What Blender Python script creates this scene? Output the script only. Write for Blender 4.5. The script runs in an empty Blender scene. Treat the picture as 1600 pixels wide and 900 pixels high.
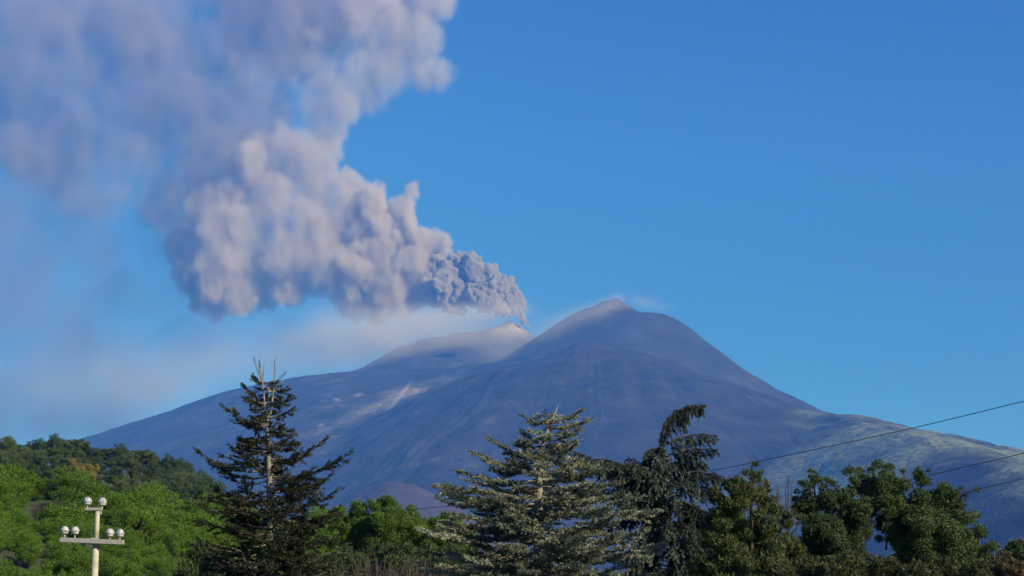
import bpy, math, random
import numpy as np
from mathutils import Vector, Matrix

# ------------------------------------------------------------------ camera, sky, sun, exposure
SC = bpy.context.scene
COL = SC.collection
F, PITCH, EYE = 2986.0, math.atan((992 - 450) / 2986.0), Vector((0, 0, 6.0))
cam_data = bpy.data.cameras.new('camera')
cam_data.sensor_width = 36.0
cam_data.lens = 36.0 * F / 1600.0
cam_data.clip_start, cam_data.clip_end = 0.5, 90000.0
cam = bpy.data.objects.new('camera', cam_data)
cam.location = EYE
cam.rotation_euler = (math.pi / 2 + PITCH, 0, 0)
COL.objects.link(cam)
SC.camera = cam

SUN_ELEV, SUN_AZ = math.radians(27), math.radians(126)      # azimuth clockwise from +Y: behind the camera, to the right
world = bpy.data.worlds.new('World')
SC.world = world
world.use_nodes = True
wn, wl = world.node_tree.nodes, world.node_tree.links
wn.clear()
sky = wn.new('ShaderNodeTexSky')
sky.sky_type = 'NISHITA'
sky.sun_disc = False
sky.sun_elevation, sky.sun_rotation = SUN_ELEV, SUN_AZ
sky.altitude, sky.air_density, sky.dust_density, sky.ozone_density = 4500, 0.9, 0.0, 8.0
hs = wn.new('ShaderNodeHueSaturation')
hs.inputs['Hue'].default_value = 0.507
hs.inputs['Saturation'].default_value = 1.10
bg = wn.new('ShaderNodeBackground')
bg.inputs['Strength'].default_value = 0.115
wo = wn.new('ShaderNodeOutputWorld')
wl.new(sky.outputs[0], hs.inputs['Color'])
wl.new(hs.outputs[0], bg.inputs['Color'])
wl.new(bg.outputs[0], wo.inputs['Surface'])

sun_data = bpy.data.lights.new('sun', 'SUN')
sun_data.energy, sun_data.angle, sun_data.color = 4.8, math.radians(0.53), (1.0, 0.95, 0.87)
sun = bpy.data.objects.new('sun', sun_data)
to_sun = Vector((math.cos(SUN_ELEV) * math.sin(SUN_AZ), math.cos(SUN_ELEV) * math.cos(SUN_AZ), math.sin(SUN_ELEV)))
sun.rotation_euler = to_sun.to_track_quat('Z', 'Y').to_euler()
COL.objects.link(sun)

SC.view_settings.view_transform = 'Standard'
SC.view_settings.look = 'None'
SC.view_settings.exposure = 0.3
SC.view_settings.gamma = 1.0
SC.render.engine = 'CYCLES'
cy = SC.cycles
cy.max_bounces, cy.diffuse_bounces, cy.transmission_bounces, cy.transparent_max_bounces = 8, 3, 3, 8
cy.volume_bounces = 6
cy.volume_step_rate, cy.volume_max_steps = 2.0, 600
cy.use_adaptive_sampling = True
cy.adaptive_threshold = 0.02
cy.use_denoising = True

# ------------------------------------------------------------------ helpers
CP, SP = math.cos(PITCH), math.sin(PITCH)

def at(px, py, Y):
    """World point that lies Y metres ahead and shows at pixel (px, py) of the 1600 x 900 photograph."""
    dx, dy = (px - 800) / F, (450 - py) / F
    d = Vector((dx, CP - dy * SP, SP + dy * CP))
    return EYE + d * (Y / d.y)

def px_of(x, y, z):
    """Pixel of a world point (numpy)."""
    rx, ry, rz = x, y, z - EYE.z
    fwd = ry * CP + rz * SP
    up = -ry * SP + rz * CP
    return 800 + F * rx / fwd, 450 - F * up / fwd

def tag(o, label=None, cat=None, group=None, kind=None):
    if label: o['label'] = label
    if cat: o['category'] = cat
    if group: o['group'] = group
    if kind: o['kind'] = kind
    return o

def empty(name, loc, rz=0.0, s=1.0):
    o = bpy.data.objects.new(name, None)
    o.empty_display_size = 0.3
    o.location, o.rotation_euler, o.scale = loc, (0, 0, rz), (s, s, s)
    COL.objects.link(o)
    return o

def mesh_obj(name, verts, faces, mat, parent=None, smooth=False, loc=None, attrs=None):
    me = bpy.data.meshes.new(name)
    verts = np.asarray(verts, np.float32)
    faces = np.asarray(faces, np.int32)
    me.vertices.add(len(verts))
    me.vertices.foreach_set('co', verts.ravel())
    n, k = faces.shape
    me.loops.add(n * k)
    me.loops.foreach_set('vertex_index', faces.ravel())
    me.polygons.add(n)
    me.polygons.foreach_set('loop_start', np.arange(0, n * k, k, dtype=np.int32))
    me.polygons.foreach_set('use_smooth', np.full(n, smooth))
    me.update(calc_edges=True)
    for an, arr in (attrs or {}).items():
        a = me.attributes.new(an, 'FLOAT', 'POINT')
        a.data.foreach_set('value', np.asarray(arr, np.float32).ravel())
    for m in (mat if isinstance(mat, (list, tuple)) else [mat]):
        me.materials.append(m)
    o = bpy.data.objects.new(name, me)
    if loc is not None: o.location = loc
    if parent is not None: o.parent = parent
    COL.objects.link(o)
    return o

class MB:
    """Collects tubes, boxes and quads into one mesh (quads only)."""
    def __init__(self):
        self.v, self.f, self.n = [], [], 0
    def add(self, v, f):
        v = np.asarray(v, float); f = np.asarray(f, int)
        self.v.append(v); self.f.append(f + self.n); self.n += len(v)
    def tube(self, pts, rad, sides=6, cap=True):
        pts = np.asarray(pts, float); k = len(pts)
        rad = np.broadcast_to(np.asarray(rad, float), (k,))
        t = np.gradient(pts, axis=0)
        t /= np.linalg.norm(t, axis=1)[:, None] + 1e-12
        ref = np.array([0, 0, 1.0]) if abs(t[:, 2]).mean() < 0.8 else np.array([1.0, 0, 0])
        a = np.cross(t, ref); a /= np.linalg.norm(a, axis=1)[:, None] + 1e-12
        b = np.cross(t, a)
        ang = np.arange(sides) * 2 * math.pi / sides
        v = pts[:, None] + rad[:, None, None] * (a[:, None] * np.cos(ang)[None, :, None] + b[:, None] * np.sin(ang)[None, :, None])
        v = v.reshape(-1, 3)
        i = np.arange(k - 1)[:, None] * sides; j = np.arange(sides)[None]
        jn = (j + 1) % sides
        f = np.stack([i + j, i + jn, i + sides + jn, i + sides + j], -1).reshape(-1, 4)
        if cap:
            v = np.vstack([v, pts[:1], pts[-1:]])
            c0, c1 = k * sides, k * sides + 1
            f = [f]
            for q in range(0, sides, 2):
                f.append([[c0, (q + 2) % sides, (q + 1) % sides, q]])
                o = (k - 1) * sides
                f.append([[c1, o + q, o + (q + 1) % sides, o + (q + 2) % sides]])
            f = np.vstack(f)
        self.add(v, f)
    def box(self, c, s, rz=0.0):
        x, y, z = np.asarray(s) / 2
        v = np.array([[sx * x, sy * y, sz * z] for sz in (-1, 1) for sx, sy in ((-1, -1), (1, -1), (1, 1), (-1, 1))])
        cr, sr = math.cos(rz), math.sin(rz)
        v = v @ np.array([[cr, sr, 0], [-sr, cr, 0], [0, 0, 1]]) + np.asarray(c)
        self.add(v, [[3, 2, 1, 0], [4, 5, 6, 7], [0, 1, 5, 4], [1, 2, 6, 5], [2, 3, 7, 6], [3, 0, 4, 7]])
    def lathe(self, c, prof, sides=14):
        prof = np.asarray(prof, float); k = len(prof)
        ang = np.arange(sides) * 2 * math.pi / sides
        v = np.stack([prof[:, 0][:, None] * np.cos(ang), prof[:, 0][:, None] * np.sin(ang), np.repeat(prof[:, 1][:, None], sides, 1)], -1).reshape(-1, 3) + np.asarray(c)
        i = np.arange(k - 1)[:, None] * sides; j = np.arange(sides)[None]; jn = (j + 1) % sides
        self.add(v, np.stack([i + j, i + jn, i + sides + jn, i + sides + j], -1).reshape(-1, 4))
    def quads(self, q):
        q = np.asarray(q, float)
        self.add(q.reshape(-1, 3), np.arange(len(q) * 4).reshape(-1, 4))
    def build(self, name, mat, parent=None, smooth=False, loc=None):
        return mesh_obj(name, np.vstack(self.v), np.vstack(self.f), mat, parent, smooth, loc)

def new_mat(name):
    m = bpy.data.materials.new(name)
    m.use_nodes = True
    return m, m.node_tree.nodes, m.node_tree.links, m.node_tree.nodes['Principled BSDF']

def ramp(nodes, stops):
    r = nodes.new('ShaderNodeValToRGB')
    while len(r.color_ramp.elements) < len(stops): r.color_ramp.elements.new(0.5)
    for e, (p, c) in zip(r.color_ramp.elements, stops):
        e.position, e.color = p, (*c, 1)
    return r

def noise_tex(nodes, links, scale, detail=5, rough=0.55, vec=None):
    t = nodes.new('ShaderNodeTexNoise')
    t.inputs['Scale'].default_value, t.inputs['Detail'].default_value, t.inputs['Roughness'].default_value = scale, detail, rough
    if vec is not None: links.new(vec, t.inputs['Vector'])
    return t

def lat_noise(shape, cells, rng):
    """Smooth value noise on a grid of any dimension: a random lattice widened by cubic B-spline weights, axis by axis."""
    a = rng.uniform(-1, 1, [int(math.ceil(c)) + 4 for c in cells])
    for ax, (n, c) in enumerate(zip(shape, cells)):
        t = np.linspace(0, c, n); i = np.floor(t).astype(int); f = t - i
        w = np.stack([(1 - f) ** 3, 3 * f ** 3 - 6 * f ** 2 + 4, -3 * f ** 3 + 3 * f ** 2 + 3 * f + 1, f ** 3], 1) / 6
        W = np.zeros((n, a.shape[ax]), np.float32)
        for k in range(4): np.add.at(W, (np.arange(n), np.minimum(i + k, a.shape[ax] - 1)), w[:, k])
        a = np.moveaxis(np.tensordot(W, a.astype(np.float32), (1, ax)), 0, ax)
    return a * 1.8

def noise_at(x, y, cell, seed):
    """The same noise at any points (x, y), in metres."""
    r = np.random.default_rng(seed)
    u, v = (x - x.min()) / cell, (y - y.min()) / cell
    a = r.uniform(-1, 1, (int(u.max()) + 5, int(v.max()) + 5))
    iu, iv = np.floor(u).astype(int), np.floor(v).astype(int)
    fu, fv = u - iu, v - iv
    def w(f): return ((1 - f) ** 3 / 6, (3 * f ** 3 - 6 * f ** 2 + 4) / 6, (-3 * f ** 3 + 3 * f ** 2 + 3 * f + 1) / 6, f ** 3 / 6)
    wu, wv = w(fu), w(fv)
    return 2.0 * sum(wu[i] * wv[j] * a[iu + i, iv + j] for i in range(4) for j in range(4))

# ------------------------------------------------------------------ terrain: volcano and far ground
def base_z(y):
    return np.clip(y - 900, 0, None) * 0.035

def build_volcano():
    rng = np.random.default_rng(5)
    xs = np.concatenate([np.linspace(-6500, -1220, 260), np.linspace(-1200, 1700, 390), np.linspace(1715, 3800, 140), np.linspace(3830, 7500, 90)])
    ys = np.concatenate([np.linspace(3500, 8950, 120), np.linspace(8980, 11300, 100), np.linspace(11314, 14300, 214), np.linspace(14360, 18000, 36)])
    X, Y = np.meshgrid(xs, ys)
    def prof(cx, cy, pts):
        w = [at(px, py, cy) for px, py in pts]
        r = np.array([abs(p.x - cx) for p in w]); z = np.array([p.z for p in w])
        return np.append(r, r[-1] + 6000), np.append(z, z[-1] - 6000 * 0.25)
    def cone(px, py, Yc, left, right, ky=1.0, twist=0.0):
        c = at(px, py, Yc)
        dx, dy = X - c.x, (Y - c.y) * ky
        rho = np.hypot(dx, dy)
        rl, zl = prof(c.x, Yc, [(px, py)] + left)
        rr, zr = prof(c.x, Yc, [(px, py)] + right)
        wr = 0.5 + 0.5 * dx / (rho + 1e-6)
        wr = wr * wr * (3 - 2 * wr)
        return np.interp(rho, rl, zl) * (1 - wr) + np.interp(rho, rr, zr) * wr
    def ridge(pts, Yc, sf, sb, pw=1.0):
        w = [at(px, py, yc) for (px, py), yc in zip(pts, Yc)]
        x = [p.x for p in w]
        zr, yr = np.interp(X, x, [p.z for p in w]), np.interp(X, x, [p.y for p in w])
        d = Y - yr
        return zr - np.where(d < 0, sf * (-d), sb * d) ** pw
    parts = []
    summit = cone(961, 466, 13000,
        [(952, 470), (940, 471), (930, 478), (912, 483), (890, 494), (860, 513), (825, 536), (790, 558), (740, 592), (600, 652), (400, 730), (0, 880)],
        [(970, 468), (984, 478), (996, 486), (1010, 494), (1024, 494), (1044, 495), (1056, 501), (1075, 512), (1110, 539), (1160, 577), (1210, 608), (1285, 646), (1400, 702), (1600, 790), (2000, 930)], ky=1.5)
    front = cone(912, 531, 11400,
        [(880, 546), (850, 559), (800, 576), (740, 592), (680, 613), (615, 645), (550, 682), (480, 722), (350, 790), (100, 900)],
        [(950, 545), (1000, 557), (1050, 576), (1120, 602), (1180, 624), (1250, 652), (1330, 690), (1500, 770), (1700, 880)], ky=0.8)
    plateau = ridge([(-500, 880), (-100, 762), (0, 727), (135, 682), (220, 652), (300, 625), (385, 601), (450, 588), (520, 582), (600, 577), (700, 572), (760, 566), (830, 562), (900, 640), (1100, 900)],
        [12600] * 11 + [12300, 12000, 12000, 12000], 0.30, 0.12)
    rear = cone(797, 500, 14000,
        [(780, 505), (760, 512), (700, 525), (650, 538), (600, 560), (560, 582), (480, 610), (300, 690)],
        [(812, 505), (824, 517), (850, 540), (900, 570), (1100, 700)])
    foot = ridge([(700, 880), (1000, 760), (1150, 688), (1200, 666), (1245, 650), (1290, 640), (1330, 642), (1370, 650), (1410, 661), (1450, 667), (1500, 673), (1540, 681), (1600, 695), (1700, 726), (1900, 790), (2300, 890)],
        [10600, 10500, 10400, 10300, 10200, 10000, 9900, 9800, 9700, 9600, 9500, 9400, 9200, 9000, 9000, 9000], 0.17, 0.30)
    red = cone(600, 749, 7600, [(575, 757), (540, 777), (505, 802), (400, 870)], [(632, 755), (680, 775), (725, 799), (850, 870)])
    knob = cone(488, 789, 7000, [(470, 794), (440, 812), (380, 850)], [(510, 796), (540, 812), (600, 850)])
    H = np.full_like(X, -1e9)
    for p, k in ((summit, 5.0), (front, 5.0), (plateau, 10.0), (rear, 8.0), (foot, 45.0), (red, 14.0), (knob, 14.0)):
        m = np.maximum(H, p)
        H = np.where(np.abs(H - p) < 8 * k, m + k * np.log1p(np.exp(-np.abs(np.clip(H - p, -1e6, 1e6)) / k)), m)
    # erosion: gullies that run down slope, broken ground
    ax = 14000.0
    n1, n2, n3, n4, n5 = (noise_at(X, Y, cc, 50 + k) for k, cc in enumerate((560, 300, 130, 60, 28)))
    c = at(935, 500, 12500)
    ang = np.arctan2(Y - c.y, X - c.x); rho = np.hypot(X - c.x, Y - c.y)
    def gully(freq, seed):
        r = np.random.default_rng(seed)
        tab = r.uniform(-1, 1, int(freq) + 3)
        t = (ang / (2 * math.pi) + 0.5) * freq + 0.6 * n2 * np.clip(rho / 3000, 0, 1.4)
        i = np.floor(t).astype(int); f = t - i; f = f * f * (3 - 2 * f)
        return tab[i % len(tab)] * (1 - f) + tab[(i + 1) % len(tab)] * f
    g = -np.abs(gully(60, 1)) * 20 - np.abs(gully(150, 2)) * 13 - np.abs(gully(330, 3)) * 7
    amp = np.clip((rho - 250) / 2200, 0, 1)
    steep = np.clip((H - base_z(Y)) / 500, 0.1, 1)
    fw = np.clip((front - H + 260) / 260, 0, 1)
    g = g * (1 - 0.25 * fw)
    H = H + amp * steep * g + amp * (n1 * 16 + n2 * 14) * steep + (n3 * 8 + n4 * 4 + n5 * 2) * np.clip(amp + 0.3, 0, 1)
    streak = np.clip(0.5 + 0.5 * gully(240, 5) + 0.45 * gully(520, 6) + 0.35 * n2 + 0.3 * n3, 0, 1) * (1 - 0.45 * fw)
    # colour masks in place: pale grassed ground on the right foot, pale lava and ash in the left valley, cinder red hill
    PX, PY = px_of(X, Y, H)
    def spot(cx, cy, rx, ry): return np.exp(-(((PX - cx) / rx) ** 2 + ((PY - cy) / ry) ** 2))
    fr = np.clip((foot - np.maximum(front, summit) + 60 + 45 * n2 + 30 * n3) / 170, 0, 1)
    veg = fr * np.clip(0.6 + 0.7 * n1 + 0.5 * n2 + 0.5 * n3 + 0.25 * n4 - np.clip((1190 - PX) / 70, 0, 2) - spot(1330, 720, 60, 26) * .8 - spot(1480, 745, 60, 22) - spot(1560, 810, 60, 45) * 1.2 + spot(1250, 700, 60, 40) * .5, 0, 1)
    def band(cx, cy, ra, rc, rot):
        c_, s_ = math.cos(rot), math.sin(rot)
        a_, t_ = (PX - cx) * c_ + (PY - cy) * s_, -(PX - cx) * s_ + (PY - cy) * c_
        return np.exp(-(a_ / ra) ** 2 - (t_ / rc) ** 2)
    rot = math.atan2(94, -240)
    ash = np.clip(0.95 * band(628, 618, 95, 13, rot) + .5 * band(540, 655, 90, 10, rot) + .3 * band(720, 582, 60, 6, rot) + .25 * band(740, 650, 90, 22, -0.7) + 0.3 * n3 + 0.2 * n4 - 0.3, 0, 1)
    scars = sum(band(x_, y_, l_, w_, r_) for x_, y_, l_, w_, r_ in ((624, 620, 13, 2.6, -0.8), (634, 608, 9, 2.2, -0.9), (611, 636, 10, 2.6, -0.6), (650, 612, 5, 2, -0.9), (560, 617, 7, 2.0, -0.2), (526, 624, 5, 2, 0.2), (502, 664, 5, 2, -0.3)))
    cinder = np.clip((red - np.maximum(np.maximum(front, plateau), knob) + 15) / 40, 0, 1) + 0.6 * spot(917, 545, 45, 22) * (front > summit - 10) + 0.35 * spot(700, 700, 120, 40)
    vent = spot(800, 512, 45, 16) * (rear > summit)
    crown = spot(984, 478, 12, 4) * (summit > front)
    H = np.where(H < base_z(Y) - 20, base_z(Y) - 20, H)
    edge = np.minimum(np.minimum(X + 6500, 7500 - X), np.minimum(Y - 3500, 18000 - Y))
    H = np.where(edge < 1, base_z(Y) - 60, H)
    ny, nx = X.shape
    i = np.arange(ny - 1)[:, None] * nx + np.arange(nx - 1)[None]
    f = np.stack([i, i + 1, i + nx + 1, i + nx], -1).reshape(-1, 4)
    m, n, l, b = new_mat('volcanic_slope')
    geo = n.new('ShaderNodeNewGeometry')
    t1 = noise_tex(n, l, 0.004, 8, 0.6, geo.outputs['Position'])
    t2 = noise_tex(n, l, 0.03, 6, 0.6, geo.outputs['Position'])
    r1 = ramp(n, [(0.32, (0.016, 0.0175, 0.020)), (0.52, (0.030, 0.033, 0.037)), (0.72, (0.056, 0.060, 0.061))])
    l.new(t1.outputs[0], r1.inputs[0])
    def mixin(prev, attr, col, k, brk=True):
        a = n.new('ShaderNodeAttribute'); a.attribute_name = attr
        mu = n.new('ShaderNodeMath'); mu.operation = 'MULTIPLY'; mu.use_clamp = True
        l.new(a.outputs['Fac'], mu.inputs[0])
        if brk:
            rr = ramp(n, [(0.35, (0.25 * k,) * 3), (0.6, (k,) * 3)]); l.new(t2.outputs[0], rr.inputs[0]); l.new(rr.outputs[0], mu.inputs[1])
        else:
            mu.inputs[1].default_value = k
        mx = n.new('ShaderNodeMix'); mx.data_type = 'RGBA'
        l.new(mu.outputs[0], mx.inputs['Factor']); l.new(prev, mx.inputs['A']); mx.inputs['B'].default_value = (*col, 1)
        return mx.outputs['Result']
    c1 = mixin(r1.outputs[0], 'streak', (0.10, 0.095, 0.095), 0.20)
    c1 = mixin(c1, 'grassed', (0.205, 0.255, 0.165), 1.0)
    c1 = mixin(c1, 'pale_ash', (0.27, 0.25, 0.23), 0.85)
    c1 = mixin(c1, 'cinder', (0.10, 0.060, 0.058), 0.36, False)
    c1 = mixin(c1, 'bright_ash', (0.34, 0.31, 0.29), 0.9, False)
    l.new(c1, b.inputs['Base Color'])
    b.inputs['Roughness'].default_value = 0.95
    b.inputs['Specular IOR Level'].default_value = 0.1
    bp = n.new('ShaderNodeBump'); bp.inputs['Strength'].default_value = 0.6; bp.inputs['Distance'].default_value = 25
    l.new(t2.outputs[0], bp.inputs['Height']); l.new(bp.outputs[0], b.inputs['Normal'])
    o = mesh_obj('volcano', np.stack([X, Y, H], -1).reshape(-1, 3), f, m, smooth=True,
                 attrs={'grassed': veg, 'streak': streak, 'pale_ash': ash, 'cinder': np.clip(cinder, 0, 1), 'bright_ash': np.clip(vent + 0.25 * crown + 0.8 * scars, 0, 1)})
    tag(o, kind='structure')
build_volcano()

def build_ground():
    xs = np.concatenate([-np.geomspace(22000, 40, 40), [0], np.geomspace(40, 22000, 40)])
    ys = np.concatenate([[-3000, -1000, -300, -60], np.linspace(-20, 200, 12), np.geomspace(260, 19800, 50)])
    X, Y = np.meshgrid(xs, ys)
    Z = base_z(Y) - 3.0 * np.clip((Y - 30) / 60, 0, 1)
    ny, nx = X.shape
    i = np.arange(ny - 1)[:, None] * nx + np.arange(nx - 1)[None]
    f = np.stack([i, i + 1, i + nx + 1, i + nx], -1).reshape(-1, 4)
    m, n, l, b = new_mat('dry_ground')
    geo = n.new('ShaderNodeNewGeometry')
    t = noise_tex(n, l, 0.35, 8, 0.6, geo.outputs['Position'])
    r = ramp(n, [(0.3, (0.035, 0.045, 0.018)), (0.55, (0.075, 0.075, 0.034)), (0.75, (0.13, 0.10, 0.06))])
    l.new(t.outputs[0], r.inputs[0]); l.new(r.outputs[0], b.inputs['Base Color']); b.inputs['Roughness'].default_value = 0.95
    tag(mesh_obj('ground', np.stack([X, Y, Z], -1).reshape(-1, 3), f, m, smooth=True), kind='structure')
build_ground()

# ------------------------------------------------------------------ hillside
def hill_z(x, y):
    x, y = np.asarray(x, float), np.asarray(y, float)
    def line(pts, Y):
        w = [at(px, py, Y) for px, py in pts]
        return np.interp(x, [p.x for p in w], [p.z for p in w])
    c1 = line([(-900, 740), (-200, 735), (0, 763), (80, 786), (120, 793), (224, 801), (280, 808), (340, 822), (420, 838), (520, 840), (600, 838), (700, 850), (800, 880), (1100, 915), (2400, 930)], 185)
    c2 = line([(-900, 700), (-100, 715), (0, 722), (60, 728), (130, 733), (200, 740), (290, 762), (350, 800), (430, 845), (560, 880), (800, 910), (2400, 930)], 430)
    k0, k1 = np.zeros_like(c1), np.minimum(4.0, c1 * 0.25)
    ys = [40, 80, 185, 235, 430, 640, 900]
    zs = [k0 - 0.1, k1, c1, c1 + (c2 - c1) * 0.12, c2, c2 * 0.5, k0 - 3.5]
    z = np.full(np.broadcast(x, y).shape, -0.1)
    for a in range(6):
        t = np.clip((y - ys[a]) / (ys[a + 1] - ys[a]), 0, 1)
        if a == 1: t = t ** 0.85
        m = (y >= ys[a]) & (y <= ys[a + 1])
        z = np.where(m, zs[a] * (1 - t) + zs[a + 1] * t, z)
    lump = 0.8 * np.sin(0.52 * x + 0.21 * y + 1.3) * np.sin(0.19 * y - 0.17 * x) + 0.5 * np.sin(0.93 * x - 0.33 * y) * np.sin(0.41 * y + 0.7)
    z = z + lump * np.clip((y - 70) / 30, 0, 1) * np.clip((250 - y) / 60, 0, 1)
    return np.where(y > 900, -3.5, z)

def build_hillside():
    rng = np.random.default_rng(3)
    xs = np.linspace(-260, 260, 210); ys = np.concatenate([np.linspace(38, 240, 100), np.linspace(244, 960, 90)])
    X, Y = np.meshgrid(xs, ys)
    Z = hill_z(X, Y) + lat_noise(X.shape, (40, 50), rng) * 0.35 * np.clip((Y - 45) / 40, 0, 1)
    edge = np.minimum(np.minimum(X + 260, 260 - X), np.minimum(Y - 38, 960 - Y)) < 0.5
    Z = np.where(edge, -3.6, Z)
    ny, nx = X.shape
    i = np.arange(ny - 1)[:, None] * nx + np.arange(nx - 1)[None]
    m, n, l, b = new_mat('scrub_ground')
    geo = n.new('ShaderNodeNewGeometry')
    t = noise_tex(n, l, 0.6, 8, 0.65, geo.outputs['Position'])
    r = ramp(n, [(0.3, (0.022, 0.035, 0.012)), (0.55, (0.05, 0.062, 0.022)), (0.78, (0.11, 0.095, 0.05))])
    l.new(t.outputs[0], r.inputs[0]); l.new(r.outputs[0], b.inputs['Base Color']); b.inputs['Roughness'].default_value = 0.95
    tag(mesh_obj('hillside', np.stack([X, Y, Z], -1).reshape(-1, 3), np.stack([i, i + 1, i + nx + 1, i + nx], -1).reshape(-1, 4), m, smooth=True), kind='structure')
build_hillside()

# ------------------------------------------------------------------ foliage
def leaf_mat(name, dark, light, tip=None, trans=0.25, scale=1.2, rough=0.6):
    m, n, l, b = new_mat(name)
    a = n.new('ShaderNodeAttribute'); a.attribute_name = 'tint'
    geo = n.new('ShaderNodeNewGeometry')
    t = noise_tex(n, l, scale, 4, 0.6, geo.outputs['Position'])
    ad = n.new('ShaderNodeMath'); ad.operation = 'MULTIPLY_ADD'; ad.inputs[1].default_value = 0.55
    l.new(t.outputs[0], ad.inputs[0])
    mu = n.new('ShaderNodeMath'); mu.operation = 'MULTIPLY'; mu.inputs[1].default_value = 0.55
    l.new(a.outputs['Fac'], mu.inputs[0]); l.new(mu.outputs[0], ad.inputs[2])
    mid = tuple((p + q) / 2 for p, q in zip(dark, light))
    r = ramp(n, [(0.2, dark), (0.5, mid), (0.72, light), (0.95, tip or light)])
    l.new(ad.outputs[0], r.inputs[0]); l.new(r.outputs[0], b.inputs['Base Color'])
    b.inputs['Roughness'].default_value = rough
    b.inputs['Specular IOR Level'].default_value = 0.25
    tr = n.new('ShaderNodeBsdfTranslucent'); l.new(r.outputs[0], tr.inputs['Color'])
    mx = n.new('ShaderNodeMixShader'); mx.inputs[0].default_value = trans
    out = n['Material Output']
    l.new(b.outputs[0], mx.inputs[1]); l.new(tr.outputs[0], mx.inputs[2]); l.new(mx.outputs[0], out.inputs['Surface'])
    return m

def bark_mat(name, c0, c1, scale=6):
    m, n, l, b = new_mat(name)
    geo = n.new('ShaderNodeNewGeometry')
    t = noise_tex(n, l, scale, 6, 0.65, geo.outputs['Position'])
    r = ramp(n, [(0.35, c0), (0.65, c1)])
    l.new(t.outputs[0], r.inputs[0]); l.new(r.outputs[0], b.inputs['Base Color']); b.inputs['Roughness'].default_value = 0.9
    bp = n.new('ShaderNodeBump'); bp.inputs['Strength'].default_value = 0.5; bp.inputs['Distance'].default_value = 0.03
    l.new(t.outputs[0], bp.inputs['Height']); l.new(bp.outputs[0], b.inputs['Normal'])
    return m

def unit(v): return v / (np.linalg.norm(v, axis=-1, keepdims=True) + 1e-9)

def blades(base, d, L, w, rng, nrm=None):
    """Kite-shaped leaves or needles: base points, unit directions, lengths, widths."""
    n = len(base)
    side = unit(np.cross(d, unit(rng.normal(size=(n, 3))) if nrm is None else nrm))
    L, w = np.broadcast_to(L, (n,))[:, None], np.broadcast_to(w, (n,))[:, None]
    m = base + d * L * 0.45
    return np.stack([base, m + side * w / 2, base + d * L, m - side * w / 2], 1)

def foliage_obj(name, quads, tint, mat, parent, origin):
    q = np.concatenate(quads) - np.asarray(origin)
    t = np.concatenate(tint)
    return mesh_obj(name, q.reshape(-1, 3), np.arange(len(q) * 4).reshape(-1, 4), mat, parent, attrs={'tint': np.repeat(t, 4)})

def leaf_cloud(lobes, per_m2, L, w, rng, out=0.7, up=0.3, shell=4.0):
    """Leaves spread through the outer part of many ellipsoid lobes (x, y, z, rx, ry, rz)."""
    Q, T = [], []
    for lb in lobes:
        c, r = np.array(lb[:3]), np.array(lb[3:6])
        n = max(12, int(per_m2 * 4 * math.pi * ((r[0] * r[1] + r[0] * r[2] + r[1] * r[2]) / 3)))
        u = unit(rng.normal(size=(n, 3)))
        rad = rng.random(n) ** (1 / shell)
        p = c + u * r * rad[:, None]
        d = unit(u * out * 0.6 + rng.normal(size=(n, 3)) * 0.6 + np.array([0, 0, up]))
        Q.append(blades(p, d, L * rng.uniform(0.6, 1.3, n), w * rng.uniform(0.7, 1.3, n), rng, unit(u + rng.normal(size=(n, 3)) * 0.38)))
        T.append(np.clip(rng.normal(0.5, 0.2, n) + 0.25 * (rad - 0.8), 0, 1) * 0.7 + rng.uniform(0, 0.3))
    return Q, T

def lobes_on(spheres, n, k, rng, flat=1.0):
    """Clumps sitting on the surface of a few big spheres."""
    out = []
    for (x, y, z, r) in spheres:
        m = max(4, int(n * (r / spheres[0][3]) ** 2))
        u = unit(rng.normal(size=(m, 3)))
        for d in u:
            q = rng.uniform(0.6, 1.0) * r
            s = r * k * rng.uniform(0.6, 1.35)
            out.append((x + d[0] * q, y + d[1] * q, z + d[2] * q * flat, s, s, s * rng.uniform(0.6, 0.9)))
    return out

def copy_thing(root, loc, rz, s, label=None):
    c = root.copy(); COL.objects.link(c)
    c.location, c.rotation_euler, c.scale = loc, (0, 0, rz), s if isinstance(s, tuple) else (s, s, s)
    if label: c['label'] = label
    for ch in root.children:
        d = ch.copy(); COL.objects.link(d); d.parent = c
    return c

BARK = bark_mat('brown_bark', (0.035, 0.026, 0.018), (0.10, 0.078, 0.055))
GREY_BARK = bark_mat('grey_bark', (0.10, 0.09, 0.075), (0.26, 0.24, 0.20))

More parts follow.
